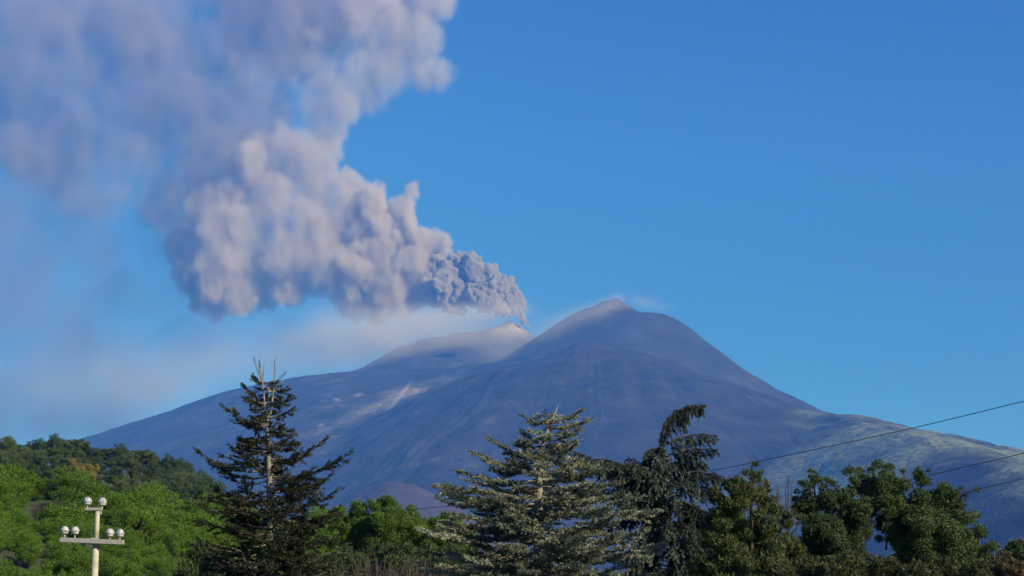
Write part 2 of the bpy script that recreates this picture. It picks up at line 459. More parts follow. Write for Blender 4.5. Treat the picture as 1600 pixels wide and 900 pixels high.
# bright green bushes on the sunlit slope
def build_slope_bushes():
    rng = np.random.default_rng(21)
    mat = leaf_mat('bright_scrub_leaves', (0.035, 0.085, 0.009), (0.135, 0.242, 0.018), (0.235, 0.33, 0.028), 0.3, 0.11)
    protos = []
    for k in range(5):
        r = np.random.default_rng(100 + k)
        root = empty('green_bush', (0, 0, 0))
        tag(root, 'bright green rounded bush in the dense scrub on the sunlit slope', 'bush', 'bright green bushes on the sunlit slope')
        big = [(0, 0, 0.75, 0.8)] + [(r.uniform(-0.6, 0.6), r.uniform(-0.6, 0.6), r.uniform(0.55, 1.05), r.uniform(0.35, 0.6)) for _ in range(4)]
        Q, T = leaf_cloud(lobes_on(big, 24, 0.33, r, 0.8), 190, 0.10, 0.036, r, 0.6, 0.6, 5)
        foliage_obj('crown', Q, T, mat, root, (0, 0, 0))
        w = MB()
        for _ in range(5):
            a = r.uniform(0, 2 * math.pi)
            w.tube([(0, 0, -0.4), (0.15 * math.cos(a), 0.15 * math.sin(a), 0.3), (0.5 * math.cos(a), 0.5 * math.sin(a), 0.9)], [0.05, 0.035, 0.012], 4)
        w.build('stem', BARK, root)
        protos.append(root)
    used = [False] * 5
    pts = []
    def put(px, Y, s):
        x = (px - 800) / F * Y * 1.015
        pts.append((x, Y, s))
    # rows from the crest towards the viewer, jittered
    for Y, n, s0 in [(y, 23, 0.75 + 0.9 * (y - 110) / 75) for y in (185, 180, 174, 168, 162, 156, 149, 143, 137, 131, 125, 119, 113)]:
        for px in np.linspace(-30, 745, n):
            px = px + rng.uniform(-15, 15)
            put(px, Y + rng.uniform(-3, 3), s0 * rng.uniform(0.7, 1.4))
    for _ in range(46):
        put(rng.uniform(-25, 200), rng.uniform(112, 172), rng.uniform(0.75, 1.15))
    for (x, y, s) in pts:
        px, py = px_of(x, y, float(hill_z(x, y)) + s * 0.6)
        # a hollow with dead stems shows on the slope left of the pole
        if 38 < px < 118 and 778 < py < 816: continue
        if px > 515 and py > 846: continue
        if px > 770 or py > 925: continue
        k = int(rng.integers(5)); sc = (s * rng.uniform(0.9, 1.25), s * rng.uniform(0.9, 1.25), s * rng.uniform(0.75, 1.2))
        loc = (x, y, float(hill_z(x, y)) - 0.15 * s); rz = rng.uniform(0, 6.28)
        if not used[k]:
            o = protos[k]; o.location, o.rotation_euler, o.scale = loc, (0, 0, rz), sc; used[k] = True
        else:
            o = copy_thing(protos[k], loc, rz, sc)
        crest = y > 170
        zone = ('on the crest of the sunlit slope against the dark wood' if crest and px < 360 else 'low on the slope behind and left of the utility pole' if px < 150 and py > 800 else 'high on the sunlit slope left of the utility pole' if px < 150
                else 'on the sunlit slope between the utility pole and the fir' if px < 350 else 'behind the lower boughs of the fir' if px < 520 else 'below the umbrella pines between the fir and the cedar')
        o['label'] = 'bright green rounded bush ' + zone
        o['group'] = 'bright green bushes ' + zone
build_slope_bushes()

# dark woodland on the ridge
def build_ridge_wood():
    rng = np.random.default_rng(31)
    mats = [leaf_mat('dark_oak_leaves', (0.022, 0.045, 0.017), (0.080, 0.130, 0.048), (0.125, 0.185, 0.06), 0.2, 0.12),
            leaf_mat('olive_oak_leaves', (0.032, 0.054, 0.02), (0.105, 0.155, 0.055), (0.155, 0.205, 0.07), 0.2, 0.12),
            leaf_mat('golden_leaves', (0.12, 0.10, 0.03), (0.34, 0.285, 0.09), (0.42, 0.35, 0.12), 0.3, 0.3),
            leaf_mat('grey_green_leaves', (0.07, 0.09, 0.04), (0.15, 0.18, 0.08), (0.19, 0.21, 0.10), 0.2, 0.2)]
    def proto(k, mat, label, group):
        r = np.random.default_rng(200 + k)
        root = empty('oak_tree' if group else 'tree', (0, 0, 0))
        tag(root, label, 'tree', group)
        H = 1.0
        sph = [(0, 0, 0.62, 0.30)] + [(r.uniform(-0.36, 0.36), r.uniform(-0.36, 0.36), r.uniform(0.30, 0.86), r.uniform(0.13, 0.22)) for _ in range(9)]
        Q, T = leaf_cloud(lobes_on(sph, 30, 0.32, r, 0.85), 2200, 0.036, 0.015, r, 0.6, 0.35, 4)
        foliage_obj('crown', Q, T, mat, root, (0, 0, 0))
        w = MB()
        w.tube([(0, 0, -0.08), (0.02, 0.01, 0.2), (-0.01, 0, 0.45), (0.01, 0, 0.7)], [0.04, 0.03, 0.022, 0.008], 7)
        for _ in range(6):
            a, h = r.uniform(0, 6.28), r.uniform(0.22, 0.5)
            w.tube([(0, 0, h), (0.12 * math.cos(a), 0.12 * math.sin(a), h + 0.12), (0.26 * math.cos(a), 0.26 * math.sin(a), h + 0.26)], [0.018, 0.012, 0.005], 5)
        w.build('trunk', BARK, root)
        return root
    L0 = 'dark green round crowned tree in the wood along the ridge'
    L1 = 'olive green spreading tree in the wood along the ridge'
    P = [proto(0, mats[0], L0, 'dark trees on the wooded ridge'), proto(1, mats[0], L0, 'dark trees on the wooded ridge'), proto(2, mats[1], L1, 'olive green trees on the wooded ridge'),
         proto(3, mats[1], L1, 'olive green trees on the wooded ridge'), proto(4, mats[0], L0, 'dark trees on the wooded ridge')]
    used = [False] * 5
    sx = [-60, 0, 40, 62, 75, 92, 102, 120, 130, 150, 190, 203, 230, 290, 320, 350, 390, 430]
    sy = [672, 678, 686, 684, 681, 680, 674, 680, 686, 697, 692, 687, 703, 714, 733, 752, 790, 815]
    lows = [(-60, 712), (0, 720), (80, 742), (120, 756), (224, 768), (280, 780), (332, 795), (430, 830)]
    def plant(px, top, Y, h, k=None, prot=None):
        p = at(px, top, Y)
        z = p.z - h
        loc = (p.x, p.y, z); s = (h * rng.uniform(0.9, 1.35), h * rng.uniform(0.9, 1.35), h)
        if prot is not None:
            prot.location, prot.scale = loc, ((s[0] * 0.75, s[1] * 0.75, s[2]) if h < 6 else s); return
        if k is None: k = int(rng.integers(5))
        rz = rng.uniform(0, 6.28)
        if not used[k]:
            o = P[k]; o.location, o.rotation_euler, o.scale = loc, (0, 0, rz), s; used[k] = True
        else: o = copy_thing(P[k], loc, rz, s)
        where = ('on the ridge top against the sky' if Y > 420 and px < 190 else 'on the ridge top against the volcano' if Y > 420 else 'in the middle of the wood on the ridge' if Y > 360 else 'at the lower edge of the ridge wood')
        kind = 'dark green' if k in (0, 1, 4) else 'olive green'
        o['label'] = kind + ' round crowned tree ' + where
        o['group'] = kind + ' trees ' + where
    for row in range(5):
        px = -50 + 9 * row
        while px < 425:
            t = np.interp(px, sx, sy); b = np.interp(px, [a for a, _ in lows], [c for _, c in lows])
            top = t + (b - t) * (0.0, 0.22, 0.42, 0.62, 0.80)[row] + rng.uniform(-1, 5)
            Y = (428, 408, 385, 350, 300)[row]
            p = at(px, top, Y)
            h = max(p.z - float(hill_z(p.x, Y)), 3.0)
            h = min(h, 10.5)
            plant(px, top, Y, h)
            px += rng.uniform(19, 32)
    g = proto(7, mats[2], 'golden autumn tree in front of the dark wood on the ridge', None)
    plant(136, 722, 290, 4.4, prot=g)
    g2 = proto(10, mats[2], 'small pale golden tree left of the larger golden one on the ridge', None)
    plant(114, 715, 296, 2.6, prot=g2)
    for j, (px, top) in enumerate(((192, 746), (214, 751), (237, 757))):
        lab = ('pale grey green round tree at the foot of the dark wood, leftmost of three', 'pale grey green round tree at the foot of the dark wood, middle of three', 'pale grey green round tree at the foot of the dark wood, rightmost of three')[j]
        plant(px, top, 240, 2.5, prot=proto(8 + j * 3, mats[3], lab, None))
build_ridge_wood()

# ------------------------------------------------------------------ big conifers near the viewer
class Conifer:
    """Trunk, limbs and needle sprays built from branch lines; positions are given in photograph pixels at the tree's own distance."""
    def __init__(self, Y, px0, seed):
        self.Y, self.rng = Y, np.random.default_rng(seed)
        b = at(px0, 900, Y)
        self.root = Vector((b.x, Y, float(hill_z(b.x, Y))))
        self.s = Y / F * 1.012
        self.wood, self.limbs = MB(), MB()
        self.Q, self.T = [], []
    def P(self, px, py, dy=0.0):
        p = at(px, py, self.Y)
        return np.array([p.x, self.Y + dy, p.z])
    def sprig(self, pts, n_per_m, L, w, spread, tint, hang=0.0):
        """Needles along a polyline."""
        rng = self.rng
        seg = np.diff(pts, axis=0); ln = np.linalg.norm(seg, axis=1); tot = ln.sum()
        n = max(3, int(tot * n_per_m))
        c = np.concatenate([[0], np.cumsum(ln)])
        t = rng.random(n) * tot
        i = np.clip(np.searchsorted(c, t) - 1, 0, len(seg) - 1)
        base = pts[i] + seg[i] * ((t - c[i]) / (ln[i] + 1e-9))[:, None]
        d = unit(unit(seg[i]) * 0.7 + rng.normal(size=(n, 3)) * spread + np.array([0, 0, -hang]))
        self.Q.append(blades(base, d, L * rng.uniform(0.7, 1.3, n), w * rng.uniform(0.7, 1.3, n), rng))
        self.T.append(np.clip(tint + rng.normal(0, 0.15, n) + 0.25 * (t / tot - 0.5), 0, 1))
    def branch(self, p0, p1, bend, r0, twig, gap, n_per_m, L, w, spread, droop=0.0, flat=0.25, hang=0.0, start=0.25, sub=True, upturn=0.0):
        rng = self.rng
        p0, p1 = np.asarray(p0, float), np.asarray(p1, float)
        t = np.linspace(0, 1, 9)[:, None]
        ax = p0 + (p1 - p0) * t
        ax[:, 2] += (4 * t * (1 - t))[:, 0] * bend + upturn * (t[:, 0] ** 3)
        length = np.linalg.norm(p1 - p0)
        ax[1:-1] += rng.normal(0, 0.015 * length, (7, 3))
        self.limbs.tube(ax, np.linspace(r0, 0.006, 9), 5, False)
        tint = rng.uniform(0.15, 0.85)
        self.sprig(ax[int(start * 8):], n_per_m, L, w, spread, tint, hang)
        seg = np.gradient(ax, axis=0)
        n = int(length * (1 - start) / gap)
        for k in range(n):
            f = start + (1 - start) * (k + rng.random()) / max(n, 1)
            i = min(int(f * 8), 7); q = f * 8 - i
            o = ax[i] * (1 - q) + ax[i + 1] * q
            d = unit(seg[i])
            lat = unit(np.cross(d, [0, 0, 1.0])) * (1 if k % 2 else -1)
            tl = twig * (1 - 0.72 * f) * rng.uniform(0.55, 1.25)
            e = unit(d * rng.uniform(0.5, 1.0) + lat * rng.uniform(0.5, 1.0) + np.array([0, 0, rng.normal(0, flat) - droop]))
            tt = np.linspace(0, 1, 4)[:, None]
            tw = o + e * tl * tt
            tw[:, 2] += (tt[:, 0] ** 2) * tl * (-0.55 * droop + rng.uniform(0, 0.25) * (droop == 0))
            self.sprig(tw, n_per_m, L, w, spread, tint + rng.uniform(-0.1, 0.1), hang)
            if sub and tl > twig * 0.35:
                for z in range(2):
                    f2 = rng.uniform(0.25, 0.7)
                    o2 = o + e * tl * f2
                    e2 = unit(e + lat * rng.uniform(-0.9, 0.9) + d * rng.uniform(-0.2, 0.9) + np.array([0, 0, rng.normal(0, flat) - droop]))
                    self.sprig(o2 + e2 * tl * 0.55 * tt, n_per_m, L, w, spread, tint + rng.uniform(-0.1, 0.1), hang)
    def done(self, name, label, mat, bark):
        root = empty(name, self.root)
        tag(root, label, 'tree')
        for mb, nm in ((self.wood, 'trunk'), (self.limbs, 'limbs')):
            if not mb.v: continue
            v = np.vstack(mb.v) - np.array(self.root)
            mesh_obj(nm, v, np.vstack(mb.f), bark, root, smooth=True)
        foliage_obj('crown', self.Q, self.T, mat, root, self.root)
        return root

def trunk_x(tab, py):
    return np.interp(py, [b for a, b in tab], [a for a, b in tab])

def build_fir():
    c = Conifer(48.0, 423, 7)
    rng = c.rng
    m = leaf_mat('dark_fir_needles', (0.012, 0.014, 0.008), (0.042, 0.046, 0.022), (0.085, 0.085, 0.036), 0.08, 1.5)
    tab = [(418, 640), (417, 660), (419, 700), (421, 760), (423, 860), (424, 1200)]
    c.wood.tube([c.P(424, 1190), c.P(424, 1000), c.P(423, 860), c.P(421, 760), c.P(419, 700), c.P(417, 650)], [0.15, 0.13, 0.10, 0.075, 0.06, 0.045], 10)
    c.wood.tube([c.P(417, 655), c.P(414, 640), c.P(412, 615), c.P(409, 590), c.P(405, 560)], [0.04, 0.034, 0.025, 0.018, 0.008], 7)
    c.wood.tube([c.P(417, 652), c.P(423, 645), c.P(426, 620), c.P(429, 590), c.P(430, 558)], [0.036, 0.030, 0.024, 0.018, 0.008], 7)
    for a, b in (((408, 594), (396, 556)), ((410, 595), (413, 565)), ((428, 598), (450, 578)), ((427, 604), (444, 592))):
        c.limbs.tube([c.P(*a), c.P(a[0] * .4 + b[0] * .6, a[1] * .4 + b[1] * .6 + 3), c.P(*b)], [0.018, 0.014, 0.007], 5)
    for p0, p1 in (((406, 588), (405, 562)), ((429, 590), (430, 562)), ((402, 578), (397, 560)), ((436, 590), (448, 580))):
        c.sprig(np.array([c.P(*p0), c.P(*p1)]), 110, 0.05, 0.014, 0.35, 0.2)
    k = dict(n_per_m=165, L=0.062, w=0.019, spread=0.55)
    # the branches that make the outline
    for (y0, tx, ty, dy, b) in [(664, 354, 638, -.2, -.12), (640, 380, 600, .1, -.1), (650, 460, 638, -.1, -.1), (610, 398, 590, 0, 0), (612, 448, 604, .1, -.05), (630, 388, 622, -.2, -.05), (636, 452, 622, .2, -.05),
                                (735, 309, 704, -.3, -.22), (718, 357, 694, .3, -.15), (728, 506, 686, .2, -.16), (750, 551, 703, -.2, -.25), (742, 330, 722, .5, -.2), (765, 520, 735, .4, -.2), (785, 300, 768, .2, -.2),
                                (790, 532, 766, -.2, -.22), (812, 529, 795, .2, -.15), (800, 318, 790, -.5, -.15), (825, 300, 812, .4, -.15), (850, 300, 850, -.3, -.12), (848, 525, 838, .1, -.15), (880, 312, 888, .3, -.1), (885, 535, 880, -.3, -.1),
                                (702, 372, 680, .4, -.1), (700, 462, 676, -.4, -.1)]:
        c.branch(c.P(trunk_x(tab, y0), y0), c.P(tx, ty, dy), b, 0.028, 0.62, 0.085, droop=0.02, flat=0.3, start=0.2, upturn=0.0, **k)
    # the rest, all round the trunk
    ey = [585, 610, 650, 668, 690, 720, 760, 800, 850, 900, 1000]
    er = [16, 30, 44, 46, 58, 86, 100, 106, 112, 120, 130]
    y = 592.0
    while y < 985:
        R = np.interp(y, ey, er) * c.s
        for q in range(2 if y < 660 else (3 if y < 770 else 5)):
            a = rng.uniform(0, 2 * math.pi); r = R * rng.uniform(0.55, 1.0)
            p0 = c.P(trunk_x(tab, y), y + rng.uniform(0, 8))
            p1 = p0 + np.array([math.cos(a) * r, math.sin(a) * r, r * rng.uniform(-0.05, 0.30)])
            c.branch(p0, p1, -0.10 * r, 0.022, 0.5 * min(1.0, 0.35 + r), 0.10, droop=0.03, flat=0.3, start=0.22, **k)
        y += 6.5 if y < 700 else 8.5
    c.done('fir_tree', 'dark sparse fir with bare forked leaders at its top, right of the utility pole', m, bark_mat('pale_fir_bark', (0.10, 0.088, 0.07), (0.30, 0.27, 0.215), 7))
build_fir()

def build_cedar():
    c = Conifer(55.0, 845, 17)
    rng = c.rng
    m = leaf_mat('silver_cedar_needles', (0.045, 0.055, 0.036), (0.30, 0.32, 0.215), (0.52, 0.53, 0.40), 0.15, 0.9)
    tab = [(872, 636), (862, 660), (850, 690), (846, 720), (842, 750), (842, 1200)]
    c.wood.tube([c.P(842, 1150), c.P(842, 850), c.P(842, 750), c.P(846, 705), c.P(856, 670), c.P(872, 634)], [0.26, 0.17, 0.11, 0.08, 0.045, 0.008], 10)
    k = dict(n_per_m=125, L=0.085, w=0.026, spread=0.42)
    for (y0, tx, ty, dy) in [(668, 922, 655, .1), (660, 822, 652, 0), (655, 905, 640, .2), (645, 850, 645, -.2), (690, 905, 672, -.3), (690, 815, 672, .2), (735, 735, 706, .1), (722, 762, 686, -.2), (755, 716, 737, .3), (775, 728, 752, -.4), (805, 684, 779, 0),
                             (818, 690, 803, -.4), (790, 712, 775, .4), (840, 672, 832, -.3), (870, 664, 862, .3), (890, 660, 890, -.2), (715, 812, 694, -.3), (720, 900, 698, -.4), (745, 945, 735, -.4), (780, 985, 778, -.5), (800, 1003, 800, .2), (830, 1012, 830, -.3), (865, 1018, 868, .2), (760, 960, 757, -.6), (735, 800, 712, .3)]:
        c.branch(c.P(trunk_x(tab, y0), y0), c.P(tx, ty, dy), -0.10, 0.035, 0.62, 0.085, droop=0.0, flat=0.10, start=0.22, **k)
    ey = [640, 660, 690, 720, 750, 790, 840, 900, 1000]
    er = [8, 40, 52, 84, 112, 140, 166, 180, 190]
    y = 645.0
    while y < 1000:
        R = np.interp(y, ey, er) * c.s
        for q in range(2 if y < 690 else (4 if y < 760 else 7)):
            a = rng.uniform(0, 2 * math.pi); r = R * rng.uniform(0.45, 1.0)
            p0 = c.P(trunk_x(tab, y), y + rng.uniform(0, 9))
            p1 = p0 + np.array([math.cos(a) * r, math.sin(a) * r * 0.9, r * rng.uniform(-0.02, 0.20)])
            c.branch(p0, p1, -0.05 * r, 0.028, 0.62, 0.12, droop=0.0, flat=0.10, start=0.28, **k)
        y += 7.5 if y < 720 else 9.0
    for j in range(46):                              # nearer layered boughs that fill the lower right
        y = rng.uniform(770, 930); x = rng.uniform(720, 990)
        if x > np.interp(y, [770, 800, 850, 930], [900, 960, 1000, 1010]) or x < np.interp(y, [770, 850, 930], [740, 710, 690]): continue
        p0 = c.P(x, y, -rng.uniform(0.8, 2.2)); a = rng.uniform(-0.5, 0.5) + (0 if x > 842 else math.pi)
        p1 = p0 + np.array([math.cos(a), -abs(math.sin(a)) - 0.4, 0.12]) * rng.uniform(0.7, 1.2)
        c.branch(p0, p1, -0.04, 0.02, 0.6, 0.08, droop=0.0, flat=0.10, start=0.1, **k)
    c.done('cedar_tree', 'broad silvery green cedar with flat layered branches, left of the drooping conifer', m, bark_mat('cedar_bark', (0.14, 0.12, 0.085), (0.34, 0.30, 0.20)))
build_cedar()

def build_weeping():
    c = Conifer(60.0, 1050, 27)
    rng = c.rng
    m = leaf_mat('blue_green_needles', (0.014, 0.021, 0.015), (0.075, 0.098, 0.074), (0.20, 0.24, 0.205), 0.10, 0.5)
    tab = [(1034, 690), (1036, 700), (1045, 760), (1050, 900), (1050, 1200)]
    top = [c.P(1050, 1180), c.P(1050, 900), c.P(1046, 770), c.P(1036, 705), c.P(1033, 690), c.P(1040, 662), c.P(1055, 645), c.P(1075, 637), c.P(1101, 635)]
    c.wood.tube(top, [0.24, 0.17, 0.10, 0.075, 0.065, 0.055, 0.04, 0.025, 0.006], 10)
    k = dict(n_per_m=120, L=0.10, w=0.030, spread=0.38)
    c.sprig(np.array(top[3:]), 420, 0.12, 0.032, 0.6, 0.15, 0.1)
    for j in range(70):                              # hanging twigs along the bent leader
        f = rng.random() ** 0.8
        o = np.array([c.P(1035, 690), c.P(1040, 662), c.P(1055, 645), c.P(1075, 637), c.P(1098, 636)])
        g = f * 3.999; i = int(g); b = o[i] + (o[i + 1] - o[i]) * (g - i)
        ln = rng.uniform(0.18, 0.72) * (0.5 if i == 3 else 1.0) * (0.5 if i == 0 else 1)
        e = np.array([rng.normal(0.12, 0.18), rng.normal(0, 0.25), -1.0])
        c.sprig(b + unit(e) * ln * np.linspace(0, 1, 4)[:, None], 130, 0.10, 0.03, 0.35, 0.2, 0.3)
    for (y0, tx, ty, dy, b) in [(694, 1119, 679, .1, .10), (715, 1117, 704, -.3, .12), (728, 1104, 722, .3, .1), (712, 1008, 706, -.2, .12), (745, 1138, 752, -.3, .2), (760, 1150, 785, .2, .25), (790, 1152, 830, -.4, .25), (745, 886, 699, .6, -.05), (755, 905, 722, .2, .10), (765, 940, 742, -.2, .15), (742, 982, 716, -.1, 0), (770, 955, 775, -.5, .2), (752, 920, 735, -.8, .10), (748, 962, 728, -.9, .1), (758, 985, 745, .8, .12), (775, 925, 770, -.3, .15), (790, 960, 800, -1., .2), (750, 1000, 740, -.6, .2), (820, 1160, 870, .2, .2), (800, 950, 830, .3, .25), (730, 995, 735, .3, .15)]:
        c.branch(c.P(trunk_x(tab, y0), y0), c.P(tx, ty, dy), b, 0.035, 0.62, 0.055, droop=0.85, flat=0.2, hang=0.25, start=0.15, **k)
    ey = [695, 715, 740, 780, 830, 900, 1000]
    er = [14, 36, 62, 88, 98, 106, 112]
    y = 700.0
    while y < 1000:
        R = np.interp(y, ey, er) * c.s
        for q in range(4):
            a = rng.uniform(0, 2 * math.pi); r = R * rng.uniform(0.5, 1.0)
            p0 = c.P(trunk_x(tab, y), y)
            p1 = p0 + np.array([math.cos(a) * r, math.sin(a) * r, -r * rng.uniform(0.05, 0.35)])
            c.branch(p0, p1, 0.16 * r, 0.026, 0.6, 0.085, droop=0.85, flat=0.2, hang=0.25, start=0.2, **k)
        y += 10.0
    c.done('weeping_conifer', 'dark blue green conifer with hanging twigs and a tip bent over to the right', m, BARK)
build_weeping()

# ------------------------------------------------------------------ leafy trees and scrub on the right
def leafy_tree(name, label, Y, base_px, lobes_px, mat, bark, seed, per_m2, L, w, k=0.36, n=26, trunks=(), up=0.3, deep=0.8, cat='tree', group=None):
    rng = np.random.default_rng(seed)
    b = at(base_px, 900, Y)
    root = Vector((b.x, Y, float(hill_z(b.x, Y))))
    s = Y / F * 1.012
    sph = []
    for (px, py, r) in sorted(lobes_px, key=lambda t: -t[2]):
        p = at(px, py, Y)
        sph.append((p.x, Y + rng.uniform(-0.5, 0.5) * deep * 60 * s, p.z, r * s * 0.98))
    r0 = sph[0][3]
    lb = lobes_on(sph, int(n * 1.5), k, rng, 1.0)
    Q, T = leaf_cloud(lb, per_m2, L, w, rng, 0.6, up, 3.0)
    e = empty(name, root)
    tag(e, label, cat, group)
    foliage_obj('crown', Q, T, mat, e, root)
    mb = MB()
    for t in trunks:
        pts = [np.array(at(px, py, Y)) for px, py, _ in t]
        mb.tube(np.array(pts), [r * s * 0.36 for _, _, r in t], 8)
    for (x, y, z, r) in sph:
        q = np.array(sph[0][:3]); d = np.array([x, y, z])
        st = np.array([x * 0.8 + root.x * 0.2, Y, z - r * 1.3])
        mb.tube(np.array([st, (st + d) / 2 + rng.normal(0, 0.08, 3), d, d + unit(rng.normal(size=3)) * r * 0.8]), [0.035, 0.025, 0.016, 0.006], 5)
    mesh_obj('trunk', np.vstack(mb.v) - np.array(root), np.vstack(mb.f), bark, e, smooth=True)
    return e

ORD = 'first second third fourth fifth sixth seventh eighth ninth tenth'.split()

def build_right_trees():
    cyp = leaf_mat('olive_cypress_leaves', (0.028, 0.034, 0.011), (0.088, 0.112, 0.032), (0.15, 0.155, 0.048), 0.15, 0.8)
    leafy_tree('cypress_tree', 'brownish olive cypress with a pointed leader, right of the drooping conifer', 52, 1175,
        [(1173, 728, 9), (1172, 745, 14), (1140, 748, 15), (1160, 760, 26), (1185, 762, 20), (1205, 757, 10), (1140, 785, 30), (1175, 800, 38), (1205, 815, 30), (1232, 828, 24), (1250, 850, 20), (1130, 830, 36), (1165, 850, 46), (1215, 860, 40), (1245, 885, 26), (1120, 880, 36), (1180, 900, 60), (1100, 905, 30), (1150, 960, 70), (1210, 960, 60)],
        cyp, BARK, 41, 620, 0.14, 0.030, 0.34, 34, trunks=[[(1176, 1150, 14), (1175, 900, 11), (1174, 780, 6), (1173, 716, 1.2)]], up=0.9)
    dk = leaf_mat('dark_glossy_leaves', (0.016, 0.028, 0.011), (0.072, 0.105, 0.034), (0.125, 0.155, 0.048), 0.15, 0.7, 0.62)
    leafy_tree('holm_oak_tree', 'dark leafy tree with a narrow upright top, beside the bare twigs', 63, 1290,
        [(1268, 744, 13), (1285, 752, 17), (1300, 762, 17), (1262, 762, 16), (1275, 785, 24), (1310, 785, 22), (1290, 805, 34), (1255, 790, 18), (1330, 800, 24), (1285, 835, 34), (1325, 835, 34), (1262, 815, 22), (1300, 868, 40), (1340, 862, 22), (1262, 860, 22), (1290, 905, 50), (1340, 910, 40), (1335, 828, 32), (1338, 790, 22), (1238, 800, 15), (1305, 765, 16), (1320, 775, 16), (1250, 778, 12)],
        dk, BARK, 42, 780, 0.085, 0.036, 0.38, 26, trunks=[[(1290, 1080, 14), (1288, 900, 11), (1280, 820, 8), (1272, 760, 3)], [(1292, 1000, 9), (1310, 880, 7), (1322, 800, 4), (1312, 760, 2)]])
    gr = leaf_mat('broad_green_leaves', (0.020, 0.034, 0.011), (0.088, 0.130, 0.038), (0.15, 0.185, 0.052), 0.18, 0.6, 0.65)
    leafy_tree('broadleaf_tree', 'largest broad crowned green tree, in front of the grassy volcano foot on the right', 66, 1420,
        [(1375, 828, 24), (1398, 832, 28), (1388, 800, 28), (1442, 745, 15), (1345, 800, 26), (1350, 775, 24), (1362, 800, 22), (1335, 745, 15), (1358, 740, 17), (1385, 738, 20), (1405, 738, 20), (1425, 755, 22), (1345, 768, 22), (1375, 775, 34), (1412, 785, 38), (1455, 778, 24), (1482, 772, 18), (1502, 768, 13), (1520, 768, 7), (1460, 805, 38), (1500, 800, 22), (1524, 802, 9), (1490, 830, 36), (1430, 825, 44), (1395, 815, 28), (1520, 845, 26), (1460, 860, 46), (1415, 865, 34), (1510, 878, 40), (1540, 872, 22), (1450, 910, 60), (1520, 915, 44), (1400, 915, 34)],
        gr, BARK, 43, 680, 0.088, 0.038, 0.38, 24, trunks=[[(1425, 1080, 18), (1424, 920, 15), (1415, 850, 11), (1400, 780, 7), (1392, 740, 3)], [(1424, 930, 10), (1460, 840, 8), (1490, 785, 4)]])
    pn = leaf_mat('bright_pine_needles', (0.040, 0.080, 0.012), (0.105, 0.185, 0.022), (0.15, 0.23, 0.03), 0.25, 0.5)
    for args in (('bright green umbrella pine between the fir and the silvery cedar', 110, 590, [(545, 815, 24), (575, 808, 26), (605, 806, 26), (632, 812, 24), (560, 835, 26), (600, 832, 34), (640, 832, 24), (530, 838, 20)], 44),
                 ('darker umbrella pine low behind the left edge of the silvery cedar', 118, 690, [(668, 826, 20), (692, 830, 22), (718, 838, 22), (680, 850, 26), (712, 858, 26)], 45)):
        leafy_tree('umbrella_pine', args[0], args[1], args[2], args[3], pn, BARK, args[4], 330, 0.16, 0.045, 0.36, 28,
                   trunks=[[(args[2], 960, 10), (args[2] + 2, 900, 9), (args[2] - 3, 850, 6), (args[2], 820, 3)]], up=0.6)
    leafy_tree('round_tree', 'small dark round tree standing alone at the right edge', 120, 1585, [(1585, 858, 13), (1597, 862, 13), (1576, 864, 10), (1588, 872, 15)], dk, BARK, 46, 120, 0.2, 0.08, 0.4, 22, trunks=[[(1586, 920, 5), (1586, 870, 3)]])
    # scrub along the bottom edge
    sc = leaf_mat('olive_scrub_leaves', (0.030, 0.036, 0.014), (0.085, 0.090, 0.034), (0.14, 0.13, 0.055), 0.2, 1.0)
    br = leaf_mat('dry_scrub_leaves', (0.05, 0.036, 0.018), (0.13, 0.095, 0.042), (0.19, 0.15, 0.07), 0.2, 1.0)
    G = 'low scrub along the bottom edge on the right'
    for j, (px, py, r, y, m) in enumerate([(1262, 890, 18, 44, sc), (1292, 892, 20, 45, sc), (1325, 888, 22, 43, sc), (1362, 886, 22, 45, sc), (1400, 892, 20, 44, sc), (1440, 894, 20, 43, sc), (1480, 893, 20, 45, sc), (1560, 884, 20, 46, br), (1590, 890, 18, 45, br), (1525, 892, 20, 44, sc), (1220, 896, 16, 43, sc)]):
        dry = m is br
        leafy_tree('scrub_bush', (('larger' if r > 19 else 'smaller') + (', left hand' if px < 1575 else ', right hand') + ' dry brown bush at the bottom right corner' if dry else ORD[sorted([1220, 1262, 1292, 1325, 1362, 1400, 1440, 1480, 1525]).index(px)] + ' from the left of the low olive bushes along the bottom edge'), y, px, [(px, py, r), (px - r * .7, py + 6, r * .7), (px + r * .7, py + 5, r * .75), (px, py + 18, r * 1.1)], m, BARK, 60 + j, 420, 0.085, 0.03, 0.36, 22, up=0.6, cat='bush', group=('dry bushes at the bottom right corner' if dry else G))
    G2 = 'dark bushes around the foot of the fir'
    for j, (px, py, r, y, m) in enumerate([(318, 868, 20, 70, dk), (345, 880, 22, 68, dk), (290, 892, 16, 66, dk), (380, 892, 18, 66, sc), (470, 886, 22, 70, dk), (505, 878, 22, 72, dk), (545, 876, 24, 76, dk), (585, 872, 24, 78, dk), (622, 874, 24, 76, dk), (660, 876, 24, 78, dk), (700, 872, 24, 76, dk)]):
        leafy_tree('dark_bush', ORD[sorted([318, 345, 290, 380, 470, 505]).index(px)] + ' from the left of the dark bushes around the foot of the fir' if px < 520 else ORD[(545, 585, 622, 660, 700).index(px)] + ' from the left of the dark bushes below the umbrella pines', y, px, [(px, py, r), (px - r * .7, py + 8, r * .7), (px + r * .7, py + 6, r * .75), (px, py + 22, r * 1.2)], m, BARK, 80 + j, 170, 0.13, 0.05, 0.36, 22, up=0.5, cat='bush', group=G2 if px < 520 else 'dark bushes below the umbrella pines')
build_right_trees()

